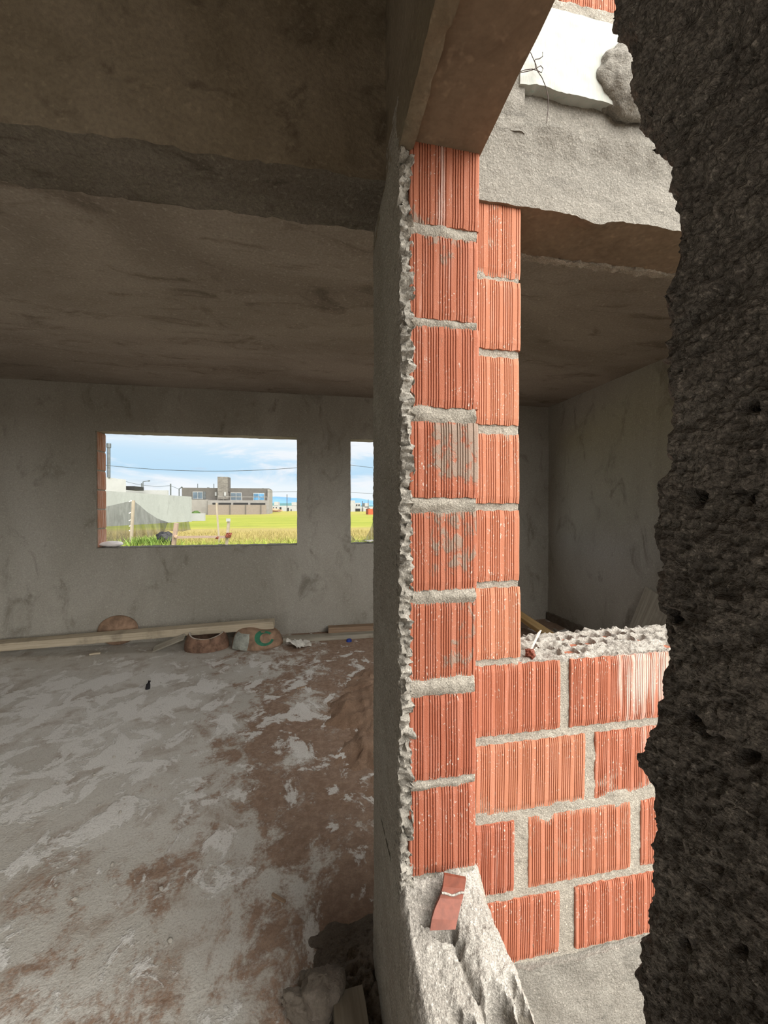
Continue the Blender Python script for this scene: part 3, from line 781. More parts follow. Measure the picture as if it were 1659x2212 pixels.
for k in range(m + 1):
    for i in range(n):
        a, b = 2 * math.pi * i / n, math.pi * k / m
        V.append((math.sin(b) * math.cos(a) * .108, math.cos(b) * .05, math.sin(b) * math.sin(a) * .096))
V = np.array(V); V *= (1 + .22 * fbm(V, 14, 197, 3) + .12 * fbm(V, 50, 198, 3))[:, None]; V += np.array((ce.x, YF - .008, ce.z)); V += .002 * fbm3(V, 120, 199, 2)
F = [(k * n + i, k * n + (i + 1) % n, (k + 1) * n + (i + 1) % n, (k + 1) * n + i) for k in range(m) for i in range(n)]
put(link('mortar_lump', V, F, M['concrete']), pat)
V, F = rough(lin(.372, at(1128, 200, Y=YF).x, .010), lin(YF - .012, YF + .03, .012), lin(zb1 - .02, 2.80, .010), [(.008, 14, 3), (.005, 50, 3)], 199)
put(link('mortar_strip', V, F, M['concrete']), pat)
ztb = at(1250, 14, Y=YF).z
V, F = rough(lin(.372, 2.5, .010), lin(YF - .006, YB, .03), lin(ztb - .035, ztb - .004, .008), [(.006, 30, 3), (.004, 90, 2)], 201)
put(link('parapet_mortar', V, F, M['mortar']), pat)
mb = MB(); x = .372
for k in range(7):
    brick(mb, x, x + .285, ztb, ztb + .19, .165, facing(YF), random.uniform(.4, .7), lambda u, f: .2, None); x += .30
put(mb.build('parapet_bricks', M['brick']), pat)

# crumbs of plaster along the inner edge of the beam
V, F = rough(lin(XJ, 2.5, .008), lin(YB - .010, YB + .014, .006), lin(zb0 - .006, zb0 + .012, .006), [(.008, 30, 3), (.006, 100, 2)], 203)
put(link('plaster_lip', V, F, M['mortar']), pat)
# brick reveal of the far window (bare blocks, not plastered)
mb = MB(); hh = (WTOP - SILL) / 6
for k in range(6):
    zb_ = SILL + hh * k
    brick(mb, YW + .012, YW + .178, zb_ + .008, zb_ + hh - .008, .10, lambda u, d, z: (WX[1] + .016 - d, u, z), .95, lambda u, f: .52, lambda u, f: .10)  # extra bloom and pale tone paint in the daylight from outside
b_ = mb.build('brick_reveal', M['brick'], wall_far)
V, F = rough(lin(WX[1] - .05, WX[1] + .008, .02), lin(YW + .01, YW + .175, .02), lin(SILL, WTOP, .02), [(.002, 60, 3)], 210)
put(link('reveal_mortar', V, F, M['mortar']), wall_far)

# ================================================================== THINGS INSIDE
def board(name, p0, p1, wd, th, mat, roll=0.0, seed=0, warp=.004, ends=.0):
    """sawn board from p0 to p1 (centre line); wd across, th thick; local X runs along it"""
    p0, p1 = Vector(p0), Vector(p1); L = (p1 - p0).length
    V, F = box_grid(lin(-L / 2, L / 2, max(.02, L / 60)), lin(-wd / 2, wd / 2, wd / 3), lin(-th / 2, th / 2, th / 2))
    V = V + np.stack([0 * V[:, 0], .5 * warp * np.sin(V[:, 0] * 2.1 + seed), warp * np.sin(V[:, 0] * 1.7 + seed * 2)], 1)
    V += .0016 * fbm3(V, 30, 300 + seed, 2)
    o = link(name, V, F, mat, None, False)
    x = (p1 - p0).normalized(); z = Vector((0, 0, 1)); y = z.cross(x).normalized(); z = x.cross(y)
    Rm = Matrix((x, y, z)).transposed().to_4x4()
    o.matrix_world = Matrix.Translation((p0 + p1) / 2) @ Rm @ Matrix.Rotation(roll, 4, 'X')
    return o

# long plank resting on the tubs
pA = at(0, 1394, Y=4.40); pB = at(592, 1347, Y=4.25)
dv = (pB - pA); t_ = (pA.z - .05) / dv.z; pA2 = pA - dv * t_
if pA2.x < XL + .05: pA2 = pA - dv * ((pA.x - XL - .05) / dv.x)
tag(board('plank', pA2, pB, .10, .075, M['wood'], .12, 3, .004), 'long pale wooden plank propped across the brown tubs along the far wall', 'plank')
# lower tubs
def tub(name, base, r0, r1, h, mat, notch, seed, squash=1.0, rot=0.0):
    """upturned mason's tub: wide at the floor; notch(angle) lowers the broken upper rim"""
    n, m = 56, 16; V = []; F = []
    for wall in (0, 1):
        for k in range(m + 1):
            f = k / m
            for i in range(n):
                a = 2 * math.pi * i / n; hz = h - notch(a)
                r = r0 + (r1 - r0) * f + .012 * math.sin(f * math.pi) - wall * .012
                V.append((r * math.cos(a), r * squash * math.sin(a), hz * f))
    V = np.array(V); V += .006 * fbm3(V, 9, seed, 3)
    o2 = (m + 1) * n
    for k in range(m):
        for i in range(n):
            j = (i + 1) % n
            F.append((k * n + i, k * n + j, (k + 1) * n + j, (k + 1) * n + i)); F.append((o2 + k * n + i, o2 + (k + 1) * n + i, o2 + (k + 1) * n + j, o2 + k * n + j))
    rimV, rimF = [], []
    for i in range(n):
        for q in ((m * n + i), (o2 + m * n + i)): rimV.append(V[q] + np.array((0, 0, .002)))
    for i in range(n):
        j = (i + 1) % n; rimF.append((2 * i, 2 * j, 2 * j + 1, 2 * i + 1)); F.append((i, o2 + i, o2 + (i + 1) % n, (i + 1) % n))
    # thickened crust lip
    rv = np.array(rimV); rv2 = rv.copy(); rv2[:, 2] -= .012; rv2[0::2, :2] *= 1.012; rv2[1::2, :2] *= .96
    nb = len(rv); rimV = np.vstack([rv, rv2]); rF = list(rimF)
    for i in range(n):
        j = (i + 1) % n
        rF.append((2 * i, nb + 2 * i, nb + 2 * j, 2 * j)); rF.append((2 * i + 1, 2 * j + 1, nb + 2 * j + 1, nb + 2 * i + 1))
    root = empty(name, base); root.rotation_euler = (0, 0, rot)
    b = link('body', V, F, mat, root); r_ = link('rim', rimV, rF, M['rim'], root); r_['label'] = 'pale cement-crusted rim'
    return root
b1 = at(447, 1390, Y=4.25)
t1 = tub('mortar_tub', (b1.x, b1.y, 0),   .212, .168, .166, M['rubber'], lambda a: .042 * max(0, -math.sin(a)) ** 1.5, 310, .76)
tag(t1, 'brown mud-caked rubber tub with a pale scooped rim under the plank', 'tub')

# overturned bucket with the green ring
b2 = at(557, 1390, Y=4.25)
root = empty('bucket', (b2.x, b2.y, 0)); root.rotation_euler = (0, 0, 0)
n, m = 48, 22; V = []; F = []
prof = [(.255, 0), (.258, .02), (.250, .06), (.238, .11), (.222, .16), (.196, .20), (.155, .225), (.09, .235), (.0, .237)]
fr_ = np.linspace(0, len(prof) - 1, m)
for f in fr_:
    r = np.interp(f, range(len(prof)), [p[0] for p in prof]); z = np.interp(f, range(len(prof)), [p[1] for p in prof])
    for i in range(n):
        a = 2 * math.pi * i / n; V.append((r * math.cos(a), r * .74 * math.sin(a),   .76 * z * (1 - .10 * math.cos(a))))
V = np.array(V); V += .008 * fbm3(V, 7, 320, 3) * np.array((1, 1, .6))
F = [(k * n + i, k * n + (i + 1) % n, (k + 1) * n + (i + 1) % n, (k + 1) * n + i) for k in range(m - 1) for i in range(n)]
F.append(tuple(range(n - 1, -1, -1)))
body = link('body', V, F, M['rubber_tan'], root)
body['label'] = 'muddy tan rubber body'
# green C-shaped ring printed on it, laid on the bucket's surface
def on_bucket(ang, f, lift=.003):
    k = f * (m - 1); k0 = int(min(k, m - 2)); t = k - k0; u = (ang % (2 * math.pi)) / (2 * math.pi) * n; i0 = int(u) % n; s = u - int(u)
    p = (V[k0 * n + i0] * (1 - s) + V[k0 * n + (i0 + 1) % n] * s) * (1 - t) + (V[(k0 + 1) * n + i0] * (1 - s) + V[(k0 + 1) * n + (i0 + 1) % n] * s) * t
    nn = np.array((p[0], p[1] / .55, .12)); nn /= np.linalg.norm(nn)
    return p + nn * lift
RV, RF = [], []
steps = 44; a0, a1 = math.radians(25), math.radians(335)
ca, cf = -math.pi / 2 + .40, .50
for i in range(steps):
    th = a0 + (a1 - a0) * i / (steps - 1)
    wdt = .060 * (1.0 + .35 * math.sin(th - .6))
    for rr in (.40 - wdt * 2.2, .40 + wdt * 1.1):
        RV.append(on_bucket(ca + rr * math.cos(th) * .95, cf + rr * .62 * math.sin(th)))
for i in range(steps - 1): RF.append((2 * i, 2 * i + 1, 2 * i + 3, 2 * i + 2))
g = link('printed_ring', RV, RF, M['green'], root); g['label'] = 'green printed letter-C ring'
# cement crust on its left flank
CV = []; CF = []
na, nf = 18, 14
for i in range(na):
    for k in range(nf):
        a = math.pi + .35 + (i / (na - 1)) * .95; f = .02 + .62 * k / (nf - 1)
        e = min(1, 6 * min(i / (na - 1), 1 - i / (na - 1)), 6 * (1 - k / (nf - 1)) + .05)
        CV.append(on_bucket(a, f, -.004 + .024 * e))
CV = np.array(CV); CV += .008 * fbm3(CV, 20, 330, 3)
CF = [(i * nf + k, (i + 1) * nf + k, (i + 1) * nf + k + 1, i * nf + k + 1) for i in range(na - 1) for k in range(nf - 1)]
g = link('cement_crust', CV, CF, M['crust'], root); g['label'] = 'grey-green dried cement crust'
tag(root, 'overturned tan bucket printed with a green letter C ring', 'bucket')
# brown basin leaning on the wall behind the plank
c = at(247, 1385, Y=4.44)
V = []; n = 48; m = 12
for k in range(m + 1):
    f = k / m; r = .235 * math.cos(f * math.pi / 2) ** .55 if k < m else 0.001
    for i in range(n): a = 2 * math.pi * i / n; V.append((r * .82 * math.cos(a), -.075 * f, r * .64 * math.sin(a)))
V = np.array(V); V += .004 * fbm3(V, 9, 340, 3)
F = [(k * n + i, k * n + (i + 1) % n, (k + 1) * n + (i + 1) % n, (k + 1) * n + i) for k in range(m) for i in range(n)] + [tuple(range(n))]
o = link('basin', V, F, M['rubber_tan']); o.location = (c.x, 4.52, .15); o.rotation_euler = (math.radians(-6), 0, 0)
tag(o, 'round brown basin leaning on the far wall behind the long plank', 'basin')
# two short timbers on the floor by the far wall
o = board('timber', at(709, 1364, Y=4.44), at(709, 1364, Y=4.44) + Vector((1.35, .0, 0)), .09, .075, M['wood_brown'], 0, 5)
o.location.z = .048; tag(o, 'brown squared timber lying against the far wall below the narrow window', 'timber')
qa = at(612, 1378, Y=4.30)
o = board('timber', (qa.x, 4.30, .026), (qa.x + 1.9, 4.27, .026), .10, .045, M['wood_grey'], 0, 6)
tag(o, 'thin grey-white timber on the floor in front of the brown squared one', 'timber')
# slat leaning under the plank
o = board('slat', at(333, 1403, Z=.012), at(398, 1376, Y=4.2), .075, .018, M['wood_grey'], .5, 7)
tag(o, 'dark grey wooden slat lying aslant left of the brown tub', 'slat')
o = board('stick', at(193, 1413, Z=.01), at(217, 1410, Z=.01), .02, .015, M['wood'], 0, 8)
tag(o, 'short pale stick on the floor in the shade of the long plank', 'stick')
# torn paper
def crumple(name, px, py, sx, sy, sz_, mat, seed):
    p = at(px, py, Z=0); n = 22; V = []
    for j in range(n):
        for i in range(n):
            u, v = i / (n - 1) - .5, j / (n - 1) - .5
            V.append((u * sx, v * sy, .0))
    V = np.array(V); V[:, 2] = .012 + sz_ * np.abs(fbm(V, 9, seed, 3)) * 1.6 + .02 * fbm(V, 30, seed + 1, 2); V[:, 2] = np.maximum(V[:, 2], .002)
    V[:, :2] += .03 * fbm3(V, 9, seed + 3, 3)[:, :2]
    F = [(j * n + i, j * n + i + 1, (j + 1) * n + i + 1, (j + 1) * n + i) for j in range(n - 1) for i in range(n - 1)]
    Vb = V.copy(); Vb[:, 2] = np.maximum(Vb[:, 2] - .002, 0); k = len(V)
    o = link(name, np.vstack([V, Vb]), F + [tuple(k + a for a in f[::-1]) for f in F], mat, None, False)
    o.location = (p.x, p.y, 0); return o
tag(crumple('paper_scrap', 644, 1397, .24, .16, .07, M['paper'], 350), 'crumpled white sack paper on the floor right of the green-ringed bucket', 'paper')
p = at(754, 1383, Z=.012)
mb = MB(); mb.tube([(p.x, p.y, 0), (p.x, p.y, .018), (p.x, p.y, .024)], .030, 16, .024)
tag(mb.build('bottle_cap', M['blue']), 'small blue bottle cap on the floor before the timbers', 'bottle cap')
p = at(319, 1488, Z=0)
mb = MB(); mb.tube([(p.x, p.y, 0), (p.x + .004, p.y, .035), (p.x + .012, p.y + .004, .06)], .018, 8, .012)
tag(mb.build('plug', M['black']), 'tiny black plug standing alone on the pale open floor', 'plug')
o = board('twig', at(1135 / 1.93, 1380 + 1065 / 1.93, Z=.006), at(1190 / 1.93, 1380 + 1098 / 1.93, Z=.006), .008, .008, M['wood_brown'], 0, 9, .0)
tag(o, 'thin dark twig on the brown earth of the near floor', 'twig')
o = board('splinter', at(641, 1487, Z=.006), at(659, 1483, Z=.006), .012, .008, M['wood_brown'], 0, 10, .0)
tag(o, 'dark splinter of wood on pale cement beside the sand heap', 'splinter')
# sand heap
c = at(812, 1545, Z=0); n = 90; V = []
rx, ry = .52, .95
for j in range(n):
    for i in range(n):
        u, v = 2 * i / (n - 1) - 1, 2 * j / (n - 1) - 1
        V.append((c.x + .12 + u * rx, c.y + v * ry, 0))
V = np.array(V); uu = np.tile(np.linspace(-1, 1, n), n); vv = np.repeat(np.linspace(-1, 1, n), n)
rr = np.sqrt(uu ** 2 + vv ** 2) + .38 * fbm(V, 4, 360, 4)
V[:, 2] =   .17 * np.clip(1 - rr, 0, 1) ** 1.7 * (1 + .6 * fbm(V, 6, 361, 3)) + np.clip(1 - rr, 0, .25) * 4 * (.020 * fbm(V, 13, 362, 3) + .014 * fbm(V, 38, 363, 2)) - .012
F = [(j * n + i, j * n + i + 1, (j + 1) * n + i + 1, (j + 1) * n + i) for j in range(n - 1) for i in range(n - 1)]
F = [f for f in F if max(V[i][2] for i in f) > -.004]
o = link('sand_heap', V, F, M['sand']); tag(o, 'heap of reddish sand on the floor beside the partition wall', 'sand heap', kind='stuff')
# rubble in the near corner
def lump(name, c, r, mat, seed, sq=(1, 1, .8)):
    n, m = (44, 28) if r < .5 else (26, 16); V = []
    for k in range(m + 1):
        for i in range(n):
            a, b = 2 * math.pi * i / n, math.pi * k / m
            V.append((math.sin(b) * math.cos(a), math.sin(b) * math.sin(a), math.cos(b)))
    V = np.array(V); d = 1 + .42 * fbm(V, 1.5, seed, 2) + .26 * fbm(V, 3.6, seed + 1, 4) + .05 * fbm(V, 14, seed + 2, 2)
    V = V * d[:, None] * np.array(sq) * r
    V[:, 2] -= V[:, 2].min() + .08 * r; V[:, 2] = np.maximum(V[:, 2], -.0)
    F = [(k * n + i, k * n + (i + 1) % n, (k + 1) * n + (i + 1) % n, (k + 1) * n + i)[::-1] for k in range(m) for i in range(n)]
    o = link(name, V, F, mat); o.location = c; o.rotation_euler = (0, 0, seed * 1.3); return o
p = at(700, 2160, Z=.03)
tag(lump('mortar_chunk', (p.x, p.y, .0), .058, M['stone'], 371), 'large grey mortar chunk behind the sawn wood block', 'mortar chunk')
p = at(668, 2128, Z=.02)
tag(lump('mortar_chunk', (p.x, p.y, 0), .032, M['stone'], 372), 'smaller mortar chunk just beyond the large grey one', 'mortar chunk')
p = at(655, 2185, Z=.02)
tag(lump('mortar_chunk', (p.x, p.y, 0), .046, M['stone'], 373, (.6, 1.4, .6)), 'elongated pale mortar chunk left of the sawn wood block', 'mortar chunk')
c = at(790, 2140, Z=0); n = 80; V = []
for j in range(n):
    for i in range(n): V.append((c.x - .20 + .30 * i / (n - 1), c.y - .22 + .46 * j / (n - 1), 0))
V = np.array(V); ex = np.clip((V[:, 0] - (c.x - .20)) / .22, 0, 1); ey = np.clip(1 - np.abs(V[:, 1] - c.y + .02) / .24, 0, 1)
V[:, 2] = (.065 * ex * ey ** .7) * (1 + .5 * fbm(V, 14, 380, 3)) + ex * ey * (.022 * fbm(V, 40, 381, 3) + .012 * fbm(V, 90, 382, 2)) - .006 + .004 * fbm(V, 30, 383, 2)
F = [(j * n + i, j * n + i + 1, (j + 1) * n + i + 1, (j + 1) * n + i) for j in range(n - 1) for i in range(n - 1)]
F = [f for f in F if max(V[i][2] for i in f) > -.005]
o = link('rubble', V, F, M['rubble']); tag(o, 'dark crumbled rubble heaped at the foot of the partition wall', 'rubble', kind='stuff')
p = at(757, 2200, Z=.03)
o = board('wood_block', (p.x - .004, p.y + .035, .04), (p.x + .004, p.y - .13, .045), .085, .06, M['wood_post'], 0, 11, .0)
tag(o, 'sawn pale wood block lying in the rubble at the near wall foot', 'wood block')
# pebbles and crumbs on the floor, each its own
spots = []
for k in range(46):
    px, py = random.uniform(120, 800), 1400 + 640 * random.random() ** 1.2
    spots.append((px, py, random.uniform(.0035, .009)))
peb = None
for k, (px, py, r) in enumerate(spots):
    p = at(px, py, Z=0)
    if peb is None:
        peb = lump('pebble', (p.x, p.y, 0), 1.0, M['rim'], 390, (1.2, .8, .55)); o = peb
    else:
        o = peb.copy(); COL.objects.link(o)
    o.location = (p.x, p.y, -.001); o.scale = (r, r, r); o.rotation_euler = (0, 0, random.random() * 6)
    tag(o, 'pale crumb of mortar scattered on the dusty floor', 'pebble', 'mortar crumbs scattered on the floor')
# things in the right-hand part of the room
pa, pb = at(1105, 1316, Y=4.40), at(1222, 1396, Z=.10)
o = board('plank', pa, pb, .09, .05, M['wood_ochre'], .2, 12); tag(o, 'ochre plank lying aslant beyond the low brick wall', 'plank')
pa, pb = at(1193, 1357, Y=4.25), at(1240, 1392, Z=.08)
o = board('stick', pa, pb, .03, .025, M['wood_grey'], .1, 13); tag(o, 'slim grey stick beside the ochre plank beyond the low wall', 'stick')
pb, pa = at(1378, 1400, X=2.90), at(1425, 1285, X=2.97)
o = board('board', pb, pa, .30, .022, M['wood_grey'], 0, 14)
d1 = (pa - pb).normalized(); nrm = Vector((-1, 0, .15)).normalized(); yv = nrm.cross(d1).normalized(); nrm = d1.cross(yv)
o.matrix_world = Matrix.Translation((pa + pb) / 2) @ Matrix((d1, yv, nrm)).transposed().to_4x4()
tag(o, 'weathered grey board leaning on the right wall beyond the low wall', 'board')

# clay shard lying in the broken sill
L_ = [(960, 1890), (957, 1915), (950, 1940), (940, 1962), (933, 1985), (929, 2010)]
R_ = [(1007, 1899), (1004, 1920), (999, 1943), (993, 1966), (988, 1988), (984, 2008)]
nl = len(L_); V = []
for k in range(nl):
    yq = .795 - .008 * k + .004 * math.sin(k)
    a, b = at(*L_[k], Y=yq), at(*R_[k], Y=yq + .004)
    for s in range(7):
        q = a.lerp(b, s / 6); V.append(q)
V = [np.array(v) for v in V]; off = np.array((.002, .009, -.003)); k0 = len(V)
V2 = [v + off for v in V]
F = []
for k in range(nl - 1):
    for s in range(6):
        q = (k * 7 + s, k * 7 + s + 1, (k + 1) * 7 + s + 1, (k + 1) * 7 + s); F += [q[::-1], tuple(k0 + i for i in q)]
edge = [s for s in range(7)] + [k * 7 + 6 for k in range(1, nl)] + [(nl - 1) * 7 + s for s in range(5, -1, -1)] + [k * 7 for k in range(nl - 2, 0, -1)]
for a, b in zip(edge, edge[1:] + edge[:1]): F.append((a, b, k0 + b, k0 + a))
root = empty('clay_shard', tuple(V[17])); put(link('tile', V + V2, F, M['tile'], None, False), root)
mb = MB(); pts = []
for s in range(9):
    f = s / 8; pa = Vector(V[7 + 0]).lerp(Vector(V[14]), .5 + .25 * math.sin(f * 3)); pb = Vector(V[13]).lerp(Vector(V[20]), .35)
    q = pa.lerp(pb, f); pts.append((q.x, q.y - .0015, q.z + .002 * math.sin(f * 9)))
mb.tube(pts, .0022, 6); g = mb.build('mortar_seam', M['palemortar'], root, True); g['label'] = 'pale mortar seam'
tag(root, 'broken red clay shard stuck in the rubble of the broken sill', 'clay shard')
# flakes on the low wall top
pa = at(1140, 1415, Y=1.02); pb = at(1160, 1388, Y=1.07)
mb = MB(); q0 = Vector((pa.x - .012, 1.00, zl + .004)); q1 = Vector((pa.x + .018, 1.035, zl + .006)); q2 = Vector((pb.x + .004, 1.06, zl + .052)); q3 = Vector((pb.x - .008, 1.055, zl + .046))
of = Vector((.003, -.003, .001)); vs = [q0, q1, q2, q3, q0 + of, q1 + of, q2 + of, q3 + of]
mb.add(vs, [(0, 1, 2, 3), (7, 6, 5, 4), (0, 4, 5, 1), (1, 5, 6, 2), (2, 6, 7, 3), (3, 7, 4, 0)])
tag(mb.build('flake', M['paper']), 'pale pointed flake standing on the low wall by the brick pier', 'flake')
p = at(1143, 1418, Y=.995)
tag(lump('brick_crumb', (p.x, .99, zl - .002), .014, M['tile'], 395, (1.3, .9, .9)), 'small pinkish brick crumb at the foot of the pale flake', 'brick crumb')

# white foam block in the slab edge
fx0, fx1 = at(1122, 150, Y=YF - .015).x, at(1335, 150, Y=YF - .015).x
V, F = box_grid(lin(fx0, fx1, .008), lin(YF - .018, YF + .06, .02), lin(at(1200, 197, Y=YF - .015).z, at(1200, 22, Y=YF - .015).z, .008))
bl = V[:, 2] < V[:, 2].min() + .012
V[:, 2] += bl * .012 * fbm(V, 18, 400, 3); V += .0022 * fbm3(V, 60, 401, 3)
o = link('foam_block', V, F, M['foam']); tag(o, 'white foam block showing in the slab edge high above the window beam', 'foam block')
# tie wire
mb = MB(); yw = YF - .035
def wp(lst, y0=yw, dy=0.0): return [at(px, py, Y=y0 + dy * i) for i, (px, py) in enumerate(lst)]
mb.tube(wp([(1146, 113), (1152, 127), (1158, 140), (1160, 152)], yw, .002), .0010, 6)
mb.tube(wp([(1172, 113), (1172, 122), (1165, 127), (1156, 128)]), .0010, 6)
mb.tube(wp([(1112, 160), (1130, 156), (1148, 152), (1158, 147), (1168, 142), (1173, 148), (1170, 157), (1163, 154), (1157, 146), (1155, 130)], yw, .001), .0010, 6)
mb.tube(wp([(1114, 158), (1134, 151), (1150, 149), (1160, 152), (1171, 168), (1180, 190), (1184, 210), (1184, 235), (1181, 265)], yw, .0005), .0010, 6)
tag(mb.build('tie_wire', M['wire'], None, True), 'twisted rusty tie wire dangling in front of the white foam block', 'wire')

# sack on the window sill
p = at(237, 1175, Y=YW + .10)
V = []; n, m = 40, 14
for k in range(m + 1):
    for i in range(n):
        a, b = 2 * math.pi * i / n, math.pi * k / m
        V.append((.128 * math.sin(b) * math.cos(a), .075 * math.sin(b) * math.sin(a), .030 * math.cos(b) * (1 + .0 * math.cos(a))))
V = np.array(V); V[:, 2] *= 1 + .35 * V[:, 0] / .15; V += .010 * fbm3(V, 14, 410, 3); V[:, 2] -= V[:, 2].min()
F = [(k * n + i, k * n + (i + 1) % n, (k + 1) * n + (i + 1) % n, (k + 1) * n + i)[::-1] for k in range(m) for i in range(n)]
o = link('sack', V, F, M['sack']); o.location = (p.x, YW + .10, SILL + .004)
tag(o, 'crumpled whitish plastic sack on the sill of the wide far window', 'sack')
p = at(800, 1178, Y=YW + .11)
o = crumple('paper_scrap', 700, 1400, .17, .10, .02, M['sack'], 420); o.location = (p.x + .02, YW + .11, SILL + .008)
tag(o, 'whitish scrap lying on the sill of the narrow far window', 'paper')

# ================================================================== OUTSIDE
def pbox(mb, x0, y0, x1, y1, Y, dep):
    a, b = at(x0, y1, Y=Y), at(x1, y0, Y=Y)
    mb.box((a.x, Y, a.z), (b.x, Y + dep, b.z))
# perimeter wall, running away to the right
def prism(mb, pts2, thick):
    vs = []
    for (p, zb, zt) in pts2:
        for z in (zb, zt): vs.append((p[0], p[1], z))
    for (p, zb, zt) in pts2:
        for z in (zb, zt): vs.append((p[0] + thick[0], p[1] + thick[1], z))
    k = 2 * len(pts2); F = []
    for i in range(len(pts2) - 1):
        a = 2 * i
        F += [(a, a + 2, a + 3, a + 1), (k + a, k + a + 1, k + a + 3, k + a + 2), (a + 1, a + 3, k + a + 3, k + a + 1), (a, k + a, k + a + 2, a + 2)]
    F += [(0, 1, k + 1, k), (k - 2, 2 * k - 2, 2 * k - 1, k - 1)]
    mb.add(vs, F)
wl, wr = at(196, 1058, Y=34), at(414, 1073, Y=47)
mb = MB(); ztop_w = (wl.z + wr.z) / 2
prism(mb, [((at(120, 1060, Y=31).x, 31), GZ, wl.z), ((wl.x, 34), GZ, wl.z), ((wr.x, 47), GZ, wr.z)], (-.3, .8))
tag(mb.build('boundary_wall', M['perimeter']), 'long pale grey boundary wall behind the black shade cloth', 'wall')
mb = MB(); pbox(mb, 405, 1109, 441, 1128, 49.5, .6)
tag(mb.build('garden_wall', M['white']), 'low white wall stub at the right end of the grey boundary wall', 'wall')
mb = MB(); pbox(mb, 262, 1059, 362, 1085, 60, .4)
tag(mb.build('parapet', M['white']), 'white parapet strip rising just behind the grey boundary wall', 'parapet')
root = empty('white_house', at(235, 1080, Y=50)); mb = MB()
a = at(272, 1036, Y=52); zt = a.z
prism(mb, [((at(150, 1020, Y=46).x, 46), GZ, at(215, 1027, Y=49).z), ((a.x, 52), GZ, zt)], (-3, 6)); put(mb.build('walls', M['white']), root)
mb = MB(); pbox(mb, 272, 1050, 290, 1058, 56, 3); put(mb.build('annex', M['dark']), root)['label'] = 'dark slatted annex'
tag(root, 'white flat-roofed house seen over the grey boundary wall', 'house')
root = empty('flue_pipe', at(235, 1028, Y=50)); mb = MB()
a, b = at(235, 1032, Y=50), at(235, 958, Y=50); mb.tube([a, b], .16, 14); put(mb.build('pipe', M['metal'], None, True), root)
mb = MB(); c_ = at(235, 967, Y=50); mb.tube([c_, b], .23, 14); put(mb.build('cowl', M['metal'], None, True), root)
tag(root, 'tall dark metal flue pipe on the white house roof', 'flue')
# shade-cloth fence
def shade_cloth(name, top, bot, Y0, Y1, folds, seed):
    n, m = 70, 30; V = []
    tx = [p[0] for p in top]; ty = [p[1] for p in top]; bx = [p[0] for p in bot]; by = [p[1] for p in bot]
    for j in range(m + 1):
        f = j / m
        for i in range(n + 1):
            u = i / n; Yd = Y0 + (Y1 - Y0) * u
            s = u * (len(top) - 1); k = min(int(s), len(top) - 2); r = s - k
            x0, y0 = tx[k] + (tx[k + 1] - tx[k]) * r, ty[k] + (ty[k + 1] - ty[k]) * r
            x1, y1 = bx[k] + (bx[k + 1] - bx[k]) * r, by[k] + (by[k + 1] - by[k]) * r
            V.append(at(x0 + (x1 - x0) * f, y0 + (y1 - y0) * f, Y=Yd + folds(u, f)))
    F = [(j * (n + 1) + i, j * (n + 1) + i + 1, (j + 1) * (n + 1) + i + 1, (j + 1) * (n + 1) + i) for j in range(m) for i in range(n)]
    return link(name, V, F, M['cloth'])
root = empty('shade_cloth', (at(250, 1150, Y=18).x, 18, GZ))
put(shade_cloth('panel', [(190, 1100), (222, 1096), (240, 1092), (275, 1084), (285, 1083)], [(190, 1176), (222, 1176), (240, 1177), (275, 1178), (285, 1178)], 18, 18, lambda u, f: .10 * math.sin(9 * u + 3 * f), 1), root)
put(shade_cloth('panel', [(288, 1082), (300, 1090), (318, 1106), (340, 1120), (363, 1128)], [(287, 1175), (300, 1176), (318, 1177), (335, 1177), (348, 1164)], 18, 18.6, lambda u, f: .16 * math.sin(26 * u * (1 - .5 * f) + 2) * f, 2), root)
put(shade_cloth('panel', [(346, 1124), (363, 1128), (378, 1130), (395, 1128), (408, 1126)], [(346, 1150), (363, 1146), (378, 1148), (395, 1148), (412, 1144)], 18.6, 18.2, lambda u, f: .05 * math.sin(40 * u), 3), root)
mb = MB()
for py in (1084, 1109, 1125, 1137, 1147):
    mb = MB(); a = at(279, py, Y=17.9); b = at(288, py - 2, Y=17.9); mb.tube([a, (a + b) / 2 + Vector((0, -.02, .02)), b], .022, 6)
    g = put(mb.build('tie_strip', M['sack']), root); g['label'] = 'white tie strip'
tag(root, 'sagging black see-through shade cloth strung along the plot outside', 'shade cloth')
def stake(name, px0, py0, px1, py1, Y, r, mat, label, cat='post'):
    a, b = at(px0, py0, Y=Y), at(px1, py1, Y=Y); d = b - a
    if a.z > GZ - .05: a = a - d * ((a.z - GZ + .05) / d.z)
    o = board(name, a, b, r * 2, r * 1.6, mat, 0, int(px0) % 13, .006); return tag(o, label, cat)
stake('post', 284, 1165, 288, 1081, 17.85, .055, M['wood_post'], 'square wooden post holding up the peak of the shade cloth')
stake('post', 375, 1180, 381, 1130, 16.5, .08, M['wood_pole'], 'short pinkish post at the left end of the tied rail')
stake('post', 473, 1165, 468, 1086, 18.0, .038, M['wood_post'], 'tall thin crooked pole standing in the meadow behind the rail')
stake('post', 489, 1180, 494, 1125, 16.5, .06, M['wood_post'], 'bleached post carrying the small white plate')
a, b = at(376, 1161, Y=16.3), at(497, 1160, Y=16.3)
rail = tag(board('rail', a, b, .09, .09, M['wood_pole'], 0, 4, .012), 'horizontal pole tied between the two short posts outside', 'rail')
mb = MB(); pbox(mb, 488.5, 1120, 497.5, 1126.5, 16.35, .03); tag(mb.build('marker_plate', M['white']), 'small white plate on top of the bleached post', 'plate')
